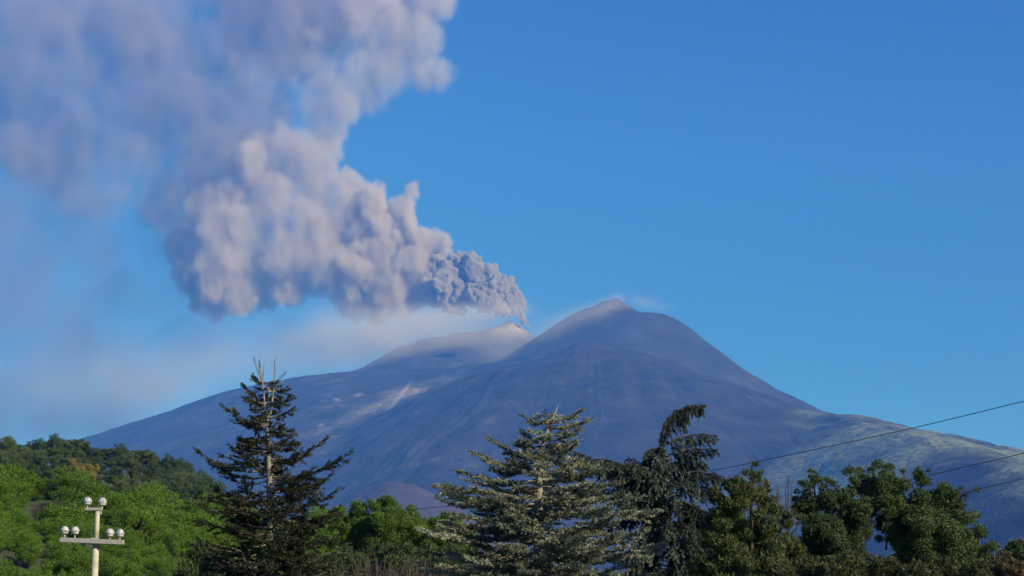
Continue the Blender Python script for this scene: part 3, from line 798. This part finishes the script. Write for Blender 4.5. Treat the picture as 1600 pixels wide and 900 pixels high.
def twiggy(name, label, Y, px, py_top, py_base, wid, n, mat, seed, cat='shrub', group=None):
    """A leafless bush: stems that fork twice."""
    rng = np.random.default_rng(seed)
    b = at(px, 900, Y)
    root = Vector((b.x, Y, float(hill_z(b.x, Y))))
    mb = MB()
    s = Y / F
    z0, z1 = at(px, py_base, Y).z, at(px, py_top, Y).z
    z0 = min(z0, root.z)
    for _ in range(n):
        a = rng.uniform(0, 6.28); R = wid * s * rng.uniform(0.2, 1.0)
        top = np.array([root.x + R * math.cos(a), Y + R * math.sin(a), z0 + (z1 - z0) * rng.uniform(0.72, 1.0)])
        st = np.array([root.x + 0.55 * R * math.cos(a + 0.6), Y + 0.55 * R * math.sin(a + 0.6), z0])
        md = st + (top - st) * 0.55 + np.array([-(top - st)[0] * 0.2, 0, 0.1]) + rng.normal(0, 0.05, 3)
        top[:2] += rng.normal(0, 0.12, 2)
        mb.tube(np.array([st, md, top]), [0.030, 0.022, 0.008], 5)
        for q in range(6):
            f = rng.uniform(0.35, 0.95)
            o = md + (top - md) * (f - 0.35) / 0.65
            e = o + unit((top - md) / (np.linalg.norm(top - md) + 1e-6) + rng.normal(0, 0.75, 3)) * rng.uniform(0.25, 0.8)
            mb.tube(np.array([o, (o + e) / 2 + rng.normal(0, 0.03, 3), e]), [0.016, 0.012, 0.006], 4)
    r = empty(name, root)
    tag(r, label, cat, group)
    mesh_obj('twigs', np.vstack(mb.v) - np.array(root), np.vstack(mb.f), mat, r)
    return r

def build_bare():
    dead = bark_mat('dead_wood', (0.034, 0.028, 0.024), (0.085, 0.070, 0.062))
    twiggy('bare_tree', 'leafless grey twigs standing between the olive cypress and the dark leafy tree', 58, 1226, 744, 1060, 20, 30, dead, 91, 'tree')
    for j, (px, py) in enumerate([(550, 868), (578, 862), (606, 866), (634, 862), (660, 870), (690, 866)]):
        twiggy('dead_shrub', ORD[j] + ' from the left of the dead grey brown shrubs below the bright umbrella pines', 62 + j % 3 * 3, px, py + 2, 950, 30, 44, dead, 92 + j, 'shrub', 'dead shrubs below the umbrella pines')
    for j, (px, py, y) in enumerate([(60, 788, 160), (84, 784, 163), (106, 790, 158), (92, 798, 150)]):
        twiggy('dead_shrub', ('leftmost', 'topmost', 'rightmost', 'lowest')[j] + ' of the dead grey shrubs in the hollow of the slope left of the pole', y, px, py, 835, 16, 60, dead, 99 + j, 'shrub', 'dead shrubs in the hollow left of the pole')
build_bare()

# ------------------------------------------------------------------ utility pole and cables
def build_pole():
    Y = 36.0
    s = Y / F * 1.008
    m, n, l, b = new_mat('cream_concrete')
    geo = n.new('ShaderNodeNewGeometry')
    t = noise_tex(n, l, 7, 8, 0.65, geo.outputs['Position'])
    r = ramp(n, [(0.3, (0.36, 0.32, 0.24)), (0.6, (0.52, 0.47, 0.36)), (0.75, (0.58, 0.53, 0.42))])
    l.new(t.outputs[0], r.inputs[0]); l.new(r.outputs[0], b.inputs['Base Color']); b.inputs['Roughness'].default_value = 0.85
    pm, n, l, b = new_mat('white_porcelain')
    geo = n.new('ShaderNodeNewGeometry'); t = noise_tex(n, l, 16, 5, 0.6, geo.outputs['Position'])
    r = ramp(n, [(0.36, (0.20, 0.20, 0.18)), (0.5, (0.44, 0.44, 0.42)), (0.68, (0.56, 0.56, 0.54))]); l.new(t.outputs[0], r.inputs[0]); l.new(r.outputs[0], b.inputs['Base Color'])
    b.inputs['Roughness'].default_value = 0.3
    im, n, l, b = new_mat('galvanised_iron')
    geo = n.new('ShaderNodeNewGeometry'); t = noise_tex(n, l, 30, 4, 0.6, geo.outputs['Position'])
    r = ramp(n, [(0.35, (0.30, 0.28, 0.25)), (0.65, (0.46, 0.43, 0.38))]); l.new(t.outputs[0], r.inputs[0]); l.new(r.outputs[0], b.inputs['Base Color'])
    b.inputs['Roughness'].default_value = 0.6; b.inputs['Metallic'].default_value = 0.3
    base = at(148, 900, Y); bx = base.x
    root = empty('utility_pole', (bx, Y, 0.0))
    tag(root, 'cream concrete utility pole with white insulators on a crossarm, on the left', 'utility pole')
    def loc(px, py): p = at(px, py, Y); return np.array([p.x - bx, 0.0, p.z])
    mb = MB(); zt = loc(148, 799)[2]; za = loc(148, 846)[2]
    mb.tube([(0, 0, 0), (0, 0, za), ], [0.085, 0.058], 20)
    mb.tube([(0.0, 0, za + 0.001), (0.008, 0, zt)], [0.047, 0.042], 20)
    mb.build('post', m, root, smooth=True)
    a0, a1 = loc(96, 844), loc(195.5, 848)
    mb = MB(); c = (a0 + a1) / 2; c[1] = -0.11
    mb.box((0, 0, 0), (np.linalg.norm(a1 - a0), 0.10, 0.085))
    arm = mb.build('crossarm', im, root); arm.location = c; arm.rotation_euler = (0, math.atan2(-(a1 - a0)[2], (a1 - a0)[0]), 0)
    bv = arm.modifiers.new('bevel', 'BEVEL'); bv.width = 0.008; bv.segments = 2
    mb = MB(); mb.box((0, -0.02, za), (0.15, 0.16, 0.13)); mb.build('clamp', im, root)
    c0, c1 = loc(133, 797), loc(160, 797)
    mb = MB(); mb.box(((c0 + c1) / 2 + np.array([0, 0, 0.02])), (c1[0] - c0[0], 0.07, 0.05)); mb.build('top_bracket', im, root)
    mb = MB(); e = loc(157.5, 804); mb.tube([e, e + np.array([0, 0, 0.12])], 0.016, 8); mb.build('bracket_bolt', im, root)
    prof = [(0.001, 0.196), (0.018, 0.194), (0.034, 0.186), (0.047, 0.174), (0.052, 0.166), (0.049, 0.160), (0.060, 0.150), (0.068, 0.134), (0.071, 0.115), (0.068, 0.094), (0.060, 0.076), (0.056, 0.070), (0.060, 0.062), (0.052, 0.046), (0.040, 0.038), (0.034, 0.046), (0.001, 0.05)]
    for j, (px, py, arm_y) in enumerate([(136.5, 792, 797), (159.5, 793, 797), (103, 838, 844), (119, 838.5, 845), (173.5, 842, 847), (189, 842.5, 848)]):
        o = loc(px, py)
        o[1] = -0.11 if j > 1 else 0.0
        q = MB(); q.lathe((0, 0, 0.0), [(1.16 * r_, 0.95 * z_) for r_, z_ in prof], 18)
        ins = q.build('insulator', pm, root, smooth=True, loc=tuple(o))
        q = MB(); zb = loc(px, arm_y)[2] - o[2]
        q.tube([(0, 0, zb), (0, 0, 0.04)], 0.013, 8); q.build('pin', im, ins, smooth=True)
build_pole()

def build_cables():
    m, n, l, b = new_mat('black_cable_sheath')
    b.inputs['Base Color'].default_value = (0.09, 0.09, 0.10, 1); b.inputs['Roughness'].default_value = 0.6
    for pts, lab in (([(1760, 590, 62), (1600, 627, 66), (1430, 668, 71), (1270, 703, 76), (1110, 736, 82), (960, 762, 88), (800, 782, 95), (690, 792, 100), (620, 797, 104), (480, 801, 112)], 'longest dark overhead cable, the topmost one crossing above the leafy trees'),
                     ([(1760, 670, 70), (1600, 708, 74), (1515, 728, 76), (1430, 748, 79), (1330, 771, 82), (1200, 800, 86)], 'dark overhead cable in the middle, reaching the top of the broad tree'),
                     ([(1760, 712, 72), (1600, 748, 76), (1525, 765, 78), (1430, 787, 81), (1300, 815, 86)], 'lowest dark overhead cable, reaching the right side of the broad tree')):
        p = np.array([at(*q) for q in pts])
        t = np.linspace(0, len(p) - 1, 40); i = np.clip(t.astype(int), 0, len(p) - 2); f = (t - i)[:, None]
        q = np.vstack([p[:1] * 2 - p[1:2], p, p[-1:] * 2 - p[-2:-1]])
        a, b0, c, d = q[i], q[i + 1], q[i + 2], q[i + 3]
        cr = 0.5 * (2 * b0 + (c - a) * f + (2 * a - 5 * b0 + 4 * c - d) * f ** 2 + (3 * b0 - a - 3 * c + d) * f ** 3)
        mb = MB(); o = cr[0].copy()
        mb.tube(cr - o, 0.015, 6)
        tag(mb.build('power_cable', m, loc=tuple(o), smooth=True), lab, 'cable', 'overhead cables on the right')
build_cables()

# ------------------------------------------------------------------ smoke: voxel clouds made from puffs
def cloud_object(name, dens, lo, hi, mat, label, cat):
    """A voxel cloud: the density field is held on a lattice of points and turned into a volume by geometry nodes."""
    nx, ny, nz = dens.shape
    X = np.linspace(lo[0], hi[0], nx, dtype=np.float32); Y = np.linspace(lo[1], hi[1], ny, dtype=np.float32); Z = np.linspace(lo[2], hi[2], nz, dtype=np.float32)
    co = np.empty((nx, ny, nz, 3), np.float32)
    co[..., 0], co[..., 1], co[..., 2] = X[:, None, None], Y[None, :, None], Z[None, None, :]
    me = bpy.data.meshes.new(name)
    me.vertices.add(nx * ny * nz)
    me.vertices.foreach_set('co', co.ravel())
    a = me.attributes.new('ash', 'FLOAT', 'POINT')
    a.data.foreach_set('value', dens.astype(np.float32).ravel())
    me.materials.append(mat)
    o = bpy.data.objects.new(name, me)
    COL.objects.link(o)
    g = bpy.data.node_groups.new(name, 'GeometryNodeTree')
    g.interface.new_socket('Geometry', in_out='INPUT', socket_type='NodeSocketGeometry')
    g.interface.new_socket('Geometry', in_out='OUTPUT', socket_type='NodeSocketGeometry')
    N, L = g.nodes, g.links
    gi, go = N.new('NodeGroupInput'), N.new('NodeGroupOutput')
    vc = N.new('GeometryNodeVolumeCube')
    vc.inputs['Min'].default_value, vc.inputs['Max'].default_value = lo, hi
    vc.inputs['Resolution X'].default_value, vc.inputs['Resolution Y'].default_value, vc.inputs['Resolution Z'].default_value = nx, ny, nz
    pos = N.new('GeometryNodeInputPosition')
    mr = N.new('ShaderNodeMapRange'); mr.data_type = 'FLOAT_VECTOR'
    mr.inputs[7].default_value = lo
    mr.inputs[8].default_value = hi
    mr.inputs[9].default_value = (0, 0, 0)
    mr.inputs[10].default_value = (nx - 1, ny - 1, nz - 1)
    L.new(pos.outputs[0], mr.inputs['Vector'])
    rd = N.new('ShaderNodeVectorMath'); rd.operation = 'ADD'; rd.inputs[1].default_value = (0.5, 0.5, 0.5)
    fl = N.new('ShaderNodeVectorMath'); fl.operation = 'FLOOR'
    L.new(mr.outputs['Vector'], rd.inputs[0]); L.new(rd.outputs[0], fl.inputs[0])
    dot = N.new('ShaderNodeSeparateXYZ'); L.new(fl.outputs[0], dot.inputs[0])
    def im(op, a, b):
        n = N.new('FunctionNodeIntegerMath'); n.operation = op
        for s, v in ((0, a), (1, b)):
            if isinstance(v, int): n.inputs[s].default_value = v
            else: L.new(v, n.inputs[s])
        return n.outputs[0]
    idx = im('ADD', im('MULTIPLY', im('ADD', im('MULTIPLY', dot.outputs[0], ny), dot.outputs[1]), nz), dot.outputs[2])
    na = N.new('GeometryNodeInputNamedAttribute'); na.data_type = 'FLOAT'; na.inputs['Name'].default_value = 'ash'
    si = N.new('GeometryNodeSampleIndex'); si.data_type = 'FLOAT'; si.domain = 'POINT'; si.clamp = True
    L.new(gi.outputs[0], si.inputs['Geometry']); L.new(na.outputs['Attribute'], si.inputs['Value']); L.new(idx, si.inputs['Index'])
    L.new(si.outputs[0], vc.inputs['Density'])
    sm = N.new('GeometryNodeSetMaterial'); sm.inputs['Material'].default_value = mat
    L.new(vc.outputs[0], sm.inputs[0]); L.new(sm.outputs[0], go.inputs[0])
    o.modifiers.new('cloud', 'NODES').node_group = g
    return tag(o, label, cat, kind='stuff')

def volume_mat(name, color, k, aniso=0.0):
    m = bpy.data.materials.new(name); m.use_nodes = True
    n, l = m.node_tree.nodes, m.node_tree.links
    n.clear()
    at_ = n.new('ShaderNodeAttribute'); at_.attribute_name = 'density'
    mu = n.new('ShaderNodeMath'); mu.operation = 'MULTIPLY'; mu.inputs[1].default_value = k
    l.new(at_.outputs['Fac'], mu.inputs[0])
    sc_ = n.new('ShaderNodeVolumePrincipled')
    sc_.inputs['Color'].default_value = (*color, 1)
    sc_.inputs['Density Attribute'].default_value = ''
    sc_.inputs['Anisotropy'].default_value = aniso
    l.new(mu.outputs[0], sc_.inputs['Density'])
    out = n.new('ShaderNodeOutputMaterial')
    l.new(sc_.outputs[0], out.inputs['Volume'])
    return m

PD = 13900.0                    # distance of the plume's middle
PS = PD / F                     # metres per photograph pixel there

def puff_field(puffs, bounds, vox, vox_w, seed, warp, det_amp, bil_amp, cell, near, holes=1.25):
    """Density of a crowd of puffs (px, py, radius px, density, softness, depth px) on a lattice, broken up by turbulence."""
    rng = np.random.default_rng(seed)
    u0, u1, v0, v1, w0, w1 = bounds
    nu, nv, nw = int((u1 - u0) / vox) + 1, int((v1 - v0) / vox) + 1, int((w1 - w0) / vox_w) + 1
    U = np.linspace(u0, u1, nu, dtype=np.float32); V = np.linspace(v0, v1, nv, dtype=np.float32); W = np.linspace(w0, w1, nw, dtype=np.float32)
    def fbm(c0, octs, sd, aniso=(1, 1, 1), gain=0.55):
        r = np.random.default_rng(sd); out = 0; amp = 1.0
        for k in range(octs):
            c = c0 / 2 ** k
            out = out + amp * lat_noise((nu, nv, nw), ((u1 - u0) / c / aniso[0], (v1 - v0) / c / aniso[1], (w1 - w0) / c / aniso[2]), r)
            amp *= gain
        return out.astype(np.float32)
    nr = np.clip((U - near[0]) / (near[1] - near[0]), 0, 1)[:, None, None]
    k = (warp[0] + warp[1] * (1 - nr)).astype(np.float32)
    PU = U[:, None, None] + fbm(cell, 5, seed + 1, (1, 1.3, 1), 0.6) * k
    PV = V[None, :, None] + fbm(cell, 5, seed + 2, (1, 1.3, 1), 0.6) * k
    PW = W[None, None, :] + fbm(cell, 3, seed + 3) * k
    S = np.full((nu, nv, nw), -1.0, np.float32)          # best (1 - distance / radius)
    D = np.zeros((nu, nv, nw), np.float32); Wt = np.full((nu, nv, nw), 1e-9, np.float32); Sf = np.zeros((nu, nv, nw), np.float32)
    for u, v, r, d, sft, w in puffs:
        ra = r * 1.3 + 24
        i0, i1 = np.searchsorted(U, (u - ra, u + ra)); j0, j1 = np.searchsorted(V, (v - ra, v + ra)); k0, k1 = np.searchsorted(W, (w - ra, w + ra))
        if i0 == i1 or j0 == j1 or k0 == k1: continue
        s = (slice(i0, i1), slice(j0, j1), slice(k0, k1))
        q = 1 - np.sqrt((PU[s] - u) ** 2 + (PV[s] - v) ** 2 + (PW[s] - w) ** 2) / r
        S[s] = np.maximum(S[s], q * min(r / 30.0, 1.6))
        e = np.exp(9 * np.clip(q, -1, 1))
        D[s] += e * d; Wt[s] += e; Sf[s] += e * sft
    del PU, PV, PW
    D /= Wt; Sf /= Wt
    det = fbm(cell * 0.36, 4, seed + 7, (0.8, 1.3, 1), 0.68)
    def fold(c): return (0.42 - np.abs(lat_noise((nu, nv, nw), ((u1 - u0) / c, (v1 - v0) / c, (w1 - w0) / c), rng))).astype(np.float32)
    S = S + det_amp * det * (1 - 0.3 * Sf)
    if bil_amp:
        S -= bil_amp * (fold(cell * 0.24) + 0.6 * fold(cell * 0.13)) * np.clip(1.15 - 1.7 * Sf, 0, 1)
    big = fbm(120, 6, seed + 8, (1.0, 1.45, 1), 0.6)      # streaks and holes in the thin part
    t = np.clip((S + 0.03) / (0.05 + 0.75 * Sf), 0, 1)
    dens = D * t * t * (3 - 2 * t)
    dens *= np.clip(1 + holes * np.clip(Sf - 0.1, 0, 1) * (big * 1.1 - 0.05), 0.0, 3.0)
    dens *= np.clip(1 + 0.6 * det, 0.15, 2.2)
    dens *= fade(U)[:, None, None] * fade(V)[None, :, None] * fade(W, 5)[None, None, :]
    c0, c1 = at(u0, v1, PD), at(u1, v0, PD)
    lo = (c0.x, PD + w0 * PS, c0.z); hi = (c1.x, PD + w1 * PS, c1.z)
    return np.ascontiguousarray(np.transpose(dens[:, ::-1, :], (0, 2, 1))), lo, hi   # x, depth, up

def fade(a, n=8):
    x = np.ones(len(a), np.float32); x[:n] = np.linspace(0, 1, n); x[-n:] = np.linspace(1, 0, n)
    return x

def build_plume():
    rng = np.random.default_rng(11)
    # (px, py, radius px)
    dense = [(820, 505, 9), (818, 499, 11), (814, 491, 12), (806, 478, 14), (796, 466, 15), (783, 455, 20), (780, 478, 17), (760, 440, 22), (757, 466, 22), (738, 428, 22), (735, 456, 24), (714, 418, 22), (712, 446, 26), (715, 470, 17), (690, 452, 26), (688, 425, 24)]
    mid = [(676, 393, 27), (668, 430, 32), (660, 462, 28), (650, 388, 28), (640, 420, 38), (638, 455, 36), (636, 308, 16), (622, 330, 26), (612, 365, 38), (600, 400, 46), (600, 450, 44), (592, 484, 26), (628, 486, 18),
           (579, 303, 17), (565, 332, 34), (560, 375, 46), (545, 425, 52), (545, 462, 36)]
    body = [(532, 288, 24), (520, 340, 48), (505, 390, 56), (500, 432, 42), (480, 300, 50), (470, 350, 58), (455, 400, 62), (440, 440, 42), (425, 330, 60), (400, 380, 66), (392, 432, 58), (390, 470, 36), (352, 474, 34),
            (345, 400, 66), (340, 446, 44), (310, 415, 48), (292, 392, 40), (340, 350, 60), (405, 275, 70), (450, 245, 64), (482, 218, 42), (492, 250, 26)]
    upper = [(450, 180, 66), (500, 150, 58), (540, 125, 56), (590, 112, 52), (640, 112, 44), (682, 116, 30), (600, 60, 54), (650, 70, 44), (670, 5, 44), (620, 10, 50), (540, 60, 56), (470, 100, 66), (405, 140, 66), (560, 10, 60), (480, 40, 70), (515, 175, 42), (560, 150, 36), (600, 140, 34), (650, 132, 26)]
    dark = [(250, 70, 80), (300, 100, 70), (350, 60, 80), (370, 20, 70), (230, 110, 60), (420, -20, 80), (330, 130, 60)]
    thin = [(350, 180, 84), (300, 230, 84), (340, 280, 80), (280, 330, 66), (260, 380, 40), (200, 160, 90), (150, 90, 90), (180, 250, 84), (130, 200, 90), (80, 120, 100), (60, 215, 74), (40, 60, 100), (225, 345, 56), (185, 340, 46), (150, 300, 60), (0, 150, 100), (-80, 100, 110),
            (100, -40, 100), (250, -50, 90), (400, -70, 90), (550, -60, 80), (680, -50, 50), (-60, 0, 110), (-120, 220, 90), (20, 250, 60), (420, 90, 80)]
    neck = [(502, 205, 38), (480, 180, 58), (455, 215, 54), (435, 255, 56), (522, 168, 44), (480, 140, 58), (440, 165, 58), (500, 240, 34), (470, 270, 50), (560, 140, 44)]
    band = [(250, 380, 60), (220, 310, 76), (300, 300, 72), (330, 250, 72), (365, 215, 66), (170, 260, 80), (100, 200, 90), (30, 150, 90), (285, 425, 44), (310, 470, 36), (140, 320, 60), (70, 260, 70), (400, 190, 60), (220, 160, 90), (300, 180, 90), (120, 100, 100), (30, 40, 100), (200, 40, 100), (430, 60, 80), (510, 40, 60), (-20, 230, 60)]
    veil = [(60, 310, 90), (120, 370, 90), (30, 420, 100), (150, 450, 80), (230, 450, 70), (290, 500, 60), (100, 520, 100), (-40, 500, 120), (330, 540, 60)]
    def jit(r): return rng.uniform(-0.5, 0.5) * min(r, 45)
    puffs = ([(*p, 0.26, 0.40, jit(p[2])) for p in mid] + [(*p, 0.15, 0.5, jit(p[2])) for p in body] + [(*p, 0.062, 0.85, jit(p[2])) for p in upper]
             + [(*p, 0.12, 0.6, jit(p[2])) for p in neck])
    drift = [(*p, 0.10, 0.85, jit(p[2])) for p in dark] + [(*p, 0.06, 0.95, jit(p[2])) for p in thin] + [(*p, 0.07, 0.8, jit(p[2])) for p in band]
    fine = [(*p, 1.0, 0.06, jit(p[2])) for p in dense]
    def bud(lst, to, n, lo, hi, d, sft):            # smaller billows budding off the big ones
        for (u, v, r) in lst:
            for _ in range(n):
                a, e = rng.uniform(0, 2 * math.pi), rng.uniform(-1, 1)
                c = r * math.sqrt(1 - e * e) * 0.82
                to.append((u + c * math.cos(a), v + c * math.sin(a), r * rng.uniform(lo, hi), d, sft, e * r * 0.82))
    bud(mid, puffs, 9, 0.25, 0.5, 0.26, 0.36)
    bud(body, puffs, 5, 0.3, 0.5, 0.15, 0.48)
    bud(upper, puffs, 3, 0.3, 0.5, 0.06, 0.85)
    bud(neck, puffs, 3, 0.3, 0.5, 0.12, 0.6)
    bud(dense, fine, 14, 0.28, 0.5, 1.0, 0.05)
    d, lo, hi = puff_field(puffs, (-150, 850, -60, 600, -120, 120), 2.5, 3.6, 11, (5.0, 20.0), 0.23, 0.17, 58, (200, 700))
    o = cloud_object('ash_plume', d, lo, hi, volume_mat('ash_cloud', (0.735, 0.685, 0.635), 0.085), 'grey brown ash plume blown to the left from the vent beside the summit', 'ash plume')
    d, lo, hi = puff_field(fine, (625, 840, 375, 525, -60, 60), 1.3, 1.7, 12, (4.0, 0.0), 0.20, 0.32, 42, (0, 1))
    c = cloud_object('fresh_billows', d, lo, hi, volume_mat('fresh_ash', (0.60, 0.57, 0.54), 0.22), None, None)
    c.parent = o
    d, lo, hi = puff_field(drift, (-150, 850, -60, 600, -120, 120), 5.0, 7.0, 14, (10.0, 14.0), 0.30, 0.0, 70, (200, 700), 0.8)
    c = cloud_object('drifting_ash', d, lo, hi, volume_mat('drifting_dust', (0.49, 0.445, 0.42), 0.060), None, None)
    c.parent = o
    veil += [(270, 540, 70), (200, 560, 80), (-40, 600, 100), (60, 620, 90), (180, 640, 70), (350, 500, 40), (20, 330, 80), (0, 650, 100), (120, 665, 90), (90, 580, 100), (210, 600, 80), (430, 530, 60), (500, 540, 50), (560, 540, 40)]
    d, lo, hi = puff_field([(*p, 1.0, 1.0, jit(p[2])) for p in veil], (-150, 700, 180, 740, -130, 130), 7.0, 10.0, 13, (10.0, 10.0), 0.15, 0.0, 90, (200, 700), 0.55)
    c = cloud_object('falling_ash', d, lo, hi, volume_mat('thin_dust', (0.40, 0.37, 0.38), 0.0010), None, None)
    c.parent = o

    # thin pale steam: under the plume and over the left flank, and gas off the summit down its left flank
    def steam(spots, bounds, vox, D, wc, ww, seed):
        u0, u1, v0, v1, w0, w1 = bounds
        nu, nv, nw = int((u1 - u0) / vox) + 1, int((v1 - v0) / vox) + 1, int((w1 - w0) / vox / 1.3) + 1
        U = np.linspace(u0, u1, nu, dtype=np.float32); V = np.linspace(v0, v1, nv, dtype=np.float32); W = np.linspace(w0, w1, nw, dtype=np.float32)
        r = np.random.default_rng(seed)
        nz = sum(lat_noise((nu, nv, nw), ((u1 - u0) / c / 1.5, (v1 - v0) / c, (w1 - w0) / c), r) * a for c, a in ((110, .8), (50, .6), (24, .5), (13, .35)))
        dens = np.zeros((nu, nv, nw), np.float32)
        for (u, v, ru, rv, d) in spots:
            dens += (d * np.exp(-((U - u) / ru) ** 2)[:, None, None] * np.exp(-((V - v) / rv) ** 2)[None, :, None] * np.exp(-((W - wc) / ww) ** 2)[None, None, :]).astype(np.float32)
        dens *= np.clip(0.72 + 1.05 * nz, 0, 2.8) * fade(U)[:, None, None] * fade(V)[None, :, None] * fade(W, 4)[None, None, :]
        c0, c1 = at(u0, v1, D), at(u1, v0, D)
        return np.ascontiguousarray(np.transpose(dens[:, ::-1, :], (0, 2, 1))), (c0.x, D + w0 * D / F, c0.z), (c1.x, D + w1 * D / F, c1.z)
    m = volume_mat('steam_vapour', (0.88, 0.85, 0.85), 0.006)
    d, lo, hi = steam([(802, 506, 22, 8, .5), (765, 512, 50, 12, .45), (700, 520, 66, 18, .5), (640, 538, 66, 24, .6), (590, 553, 60, 24, .5), (560, 548, 70, 34, .28), (480, 564, 90, 38, .36), (640, 560, 70, 18, .35), (720, 548, 90, 20, .28), (530, 535, 34, 34, .2), (380, 592, 110, 34, .26), (270, 624, 110, 34, .2), (150, 612, 110, 40, .12)],
                      (-60, 880, 420, 720, -205, -70), 6.0, PD, -138, 24, 4)
    cloud_object('steam', d, lo, hi, m, 'thin pale steam and dust drifting under the plume over the left shoulder of the volcano', 'steam')
    d, lo, hi = steam([(964, 474, 10, 6, .5), (950, 484, 16, 9, .55), (932, 496, 22, 12, .5), (908, 508, 28, 15, .45), (880, 521, 32, 17, .42), (850, 536, 36, 17, .36), (815, 550, 40, 16, .3), (775, 560, 40, 12, .25), (992, 476, 10, 6, .35), (1008, 481, 14, 7, .4), (1030, 487, 14, 5, .28)],
                      (700, 1090, 430, 600, -90, 10), 4.0, 12960.0, -42, 26, 6)
    cloud_object('summit_gas', d, lo, hi, m, 'thin white gas drifting off the summit and down its left flank', 'steam')
build_plume()

# ------------------------------------------------------------------ haze: one closed box of even air
def build_haze():
    m = bpy.data.materials.new('air'); m.use_nodes = True
    n, l = m.node_tree.nodes, m.node_tree.links
    n.clear()
    v = n.new('ShaderNodeVolumePrincipled')
    v.inputs['Color'].default_value = (0.05, 0.245, 1.0, 1)
    v.inputs['Absorption Color'].default_value = (1, 1, 1, 1)
    v.inputs['Anisotropy'].default_value = -0.25
    v.inputs['Density'].default_value = HAZE
    out = n.new('ShaderNodeOutputMaterial')
    l.new(v.outputs[0], out.inputs['Volume'])
    b = MB()
    b.box((0, 8400, 2548), (46000, 23200, 5104))
    tag(b.build('haze', m), 'even blue air between the camera and the volcano', 'haze', kind='stuff')
HAZE = 5.6e-5
build_haze()
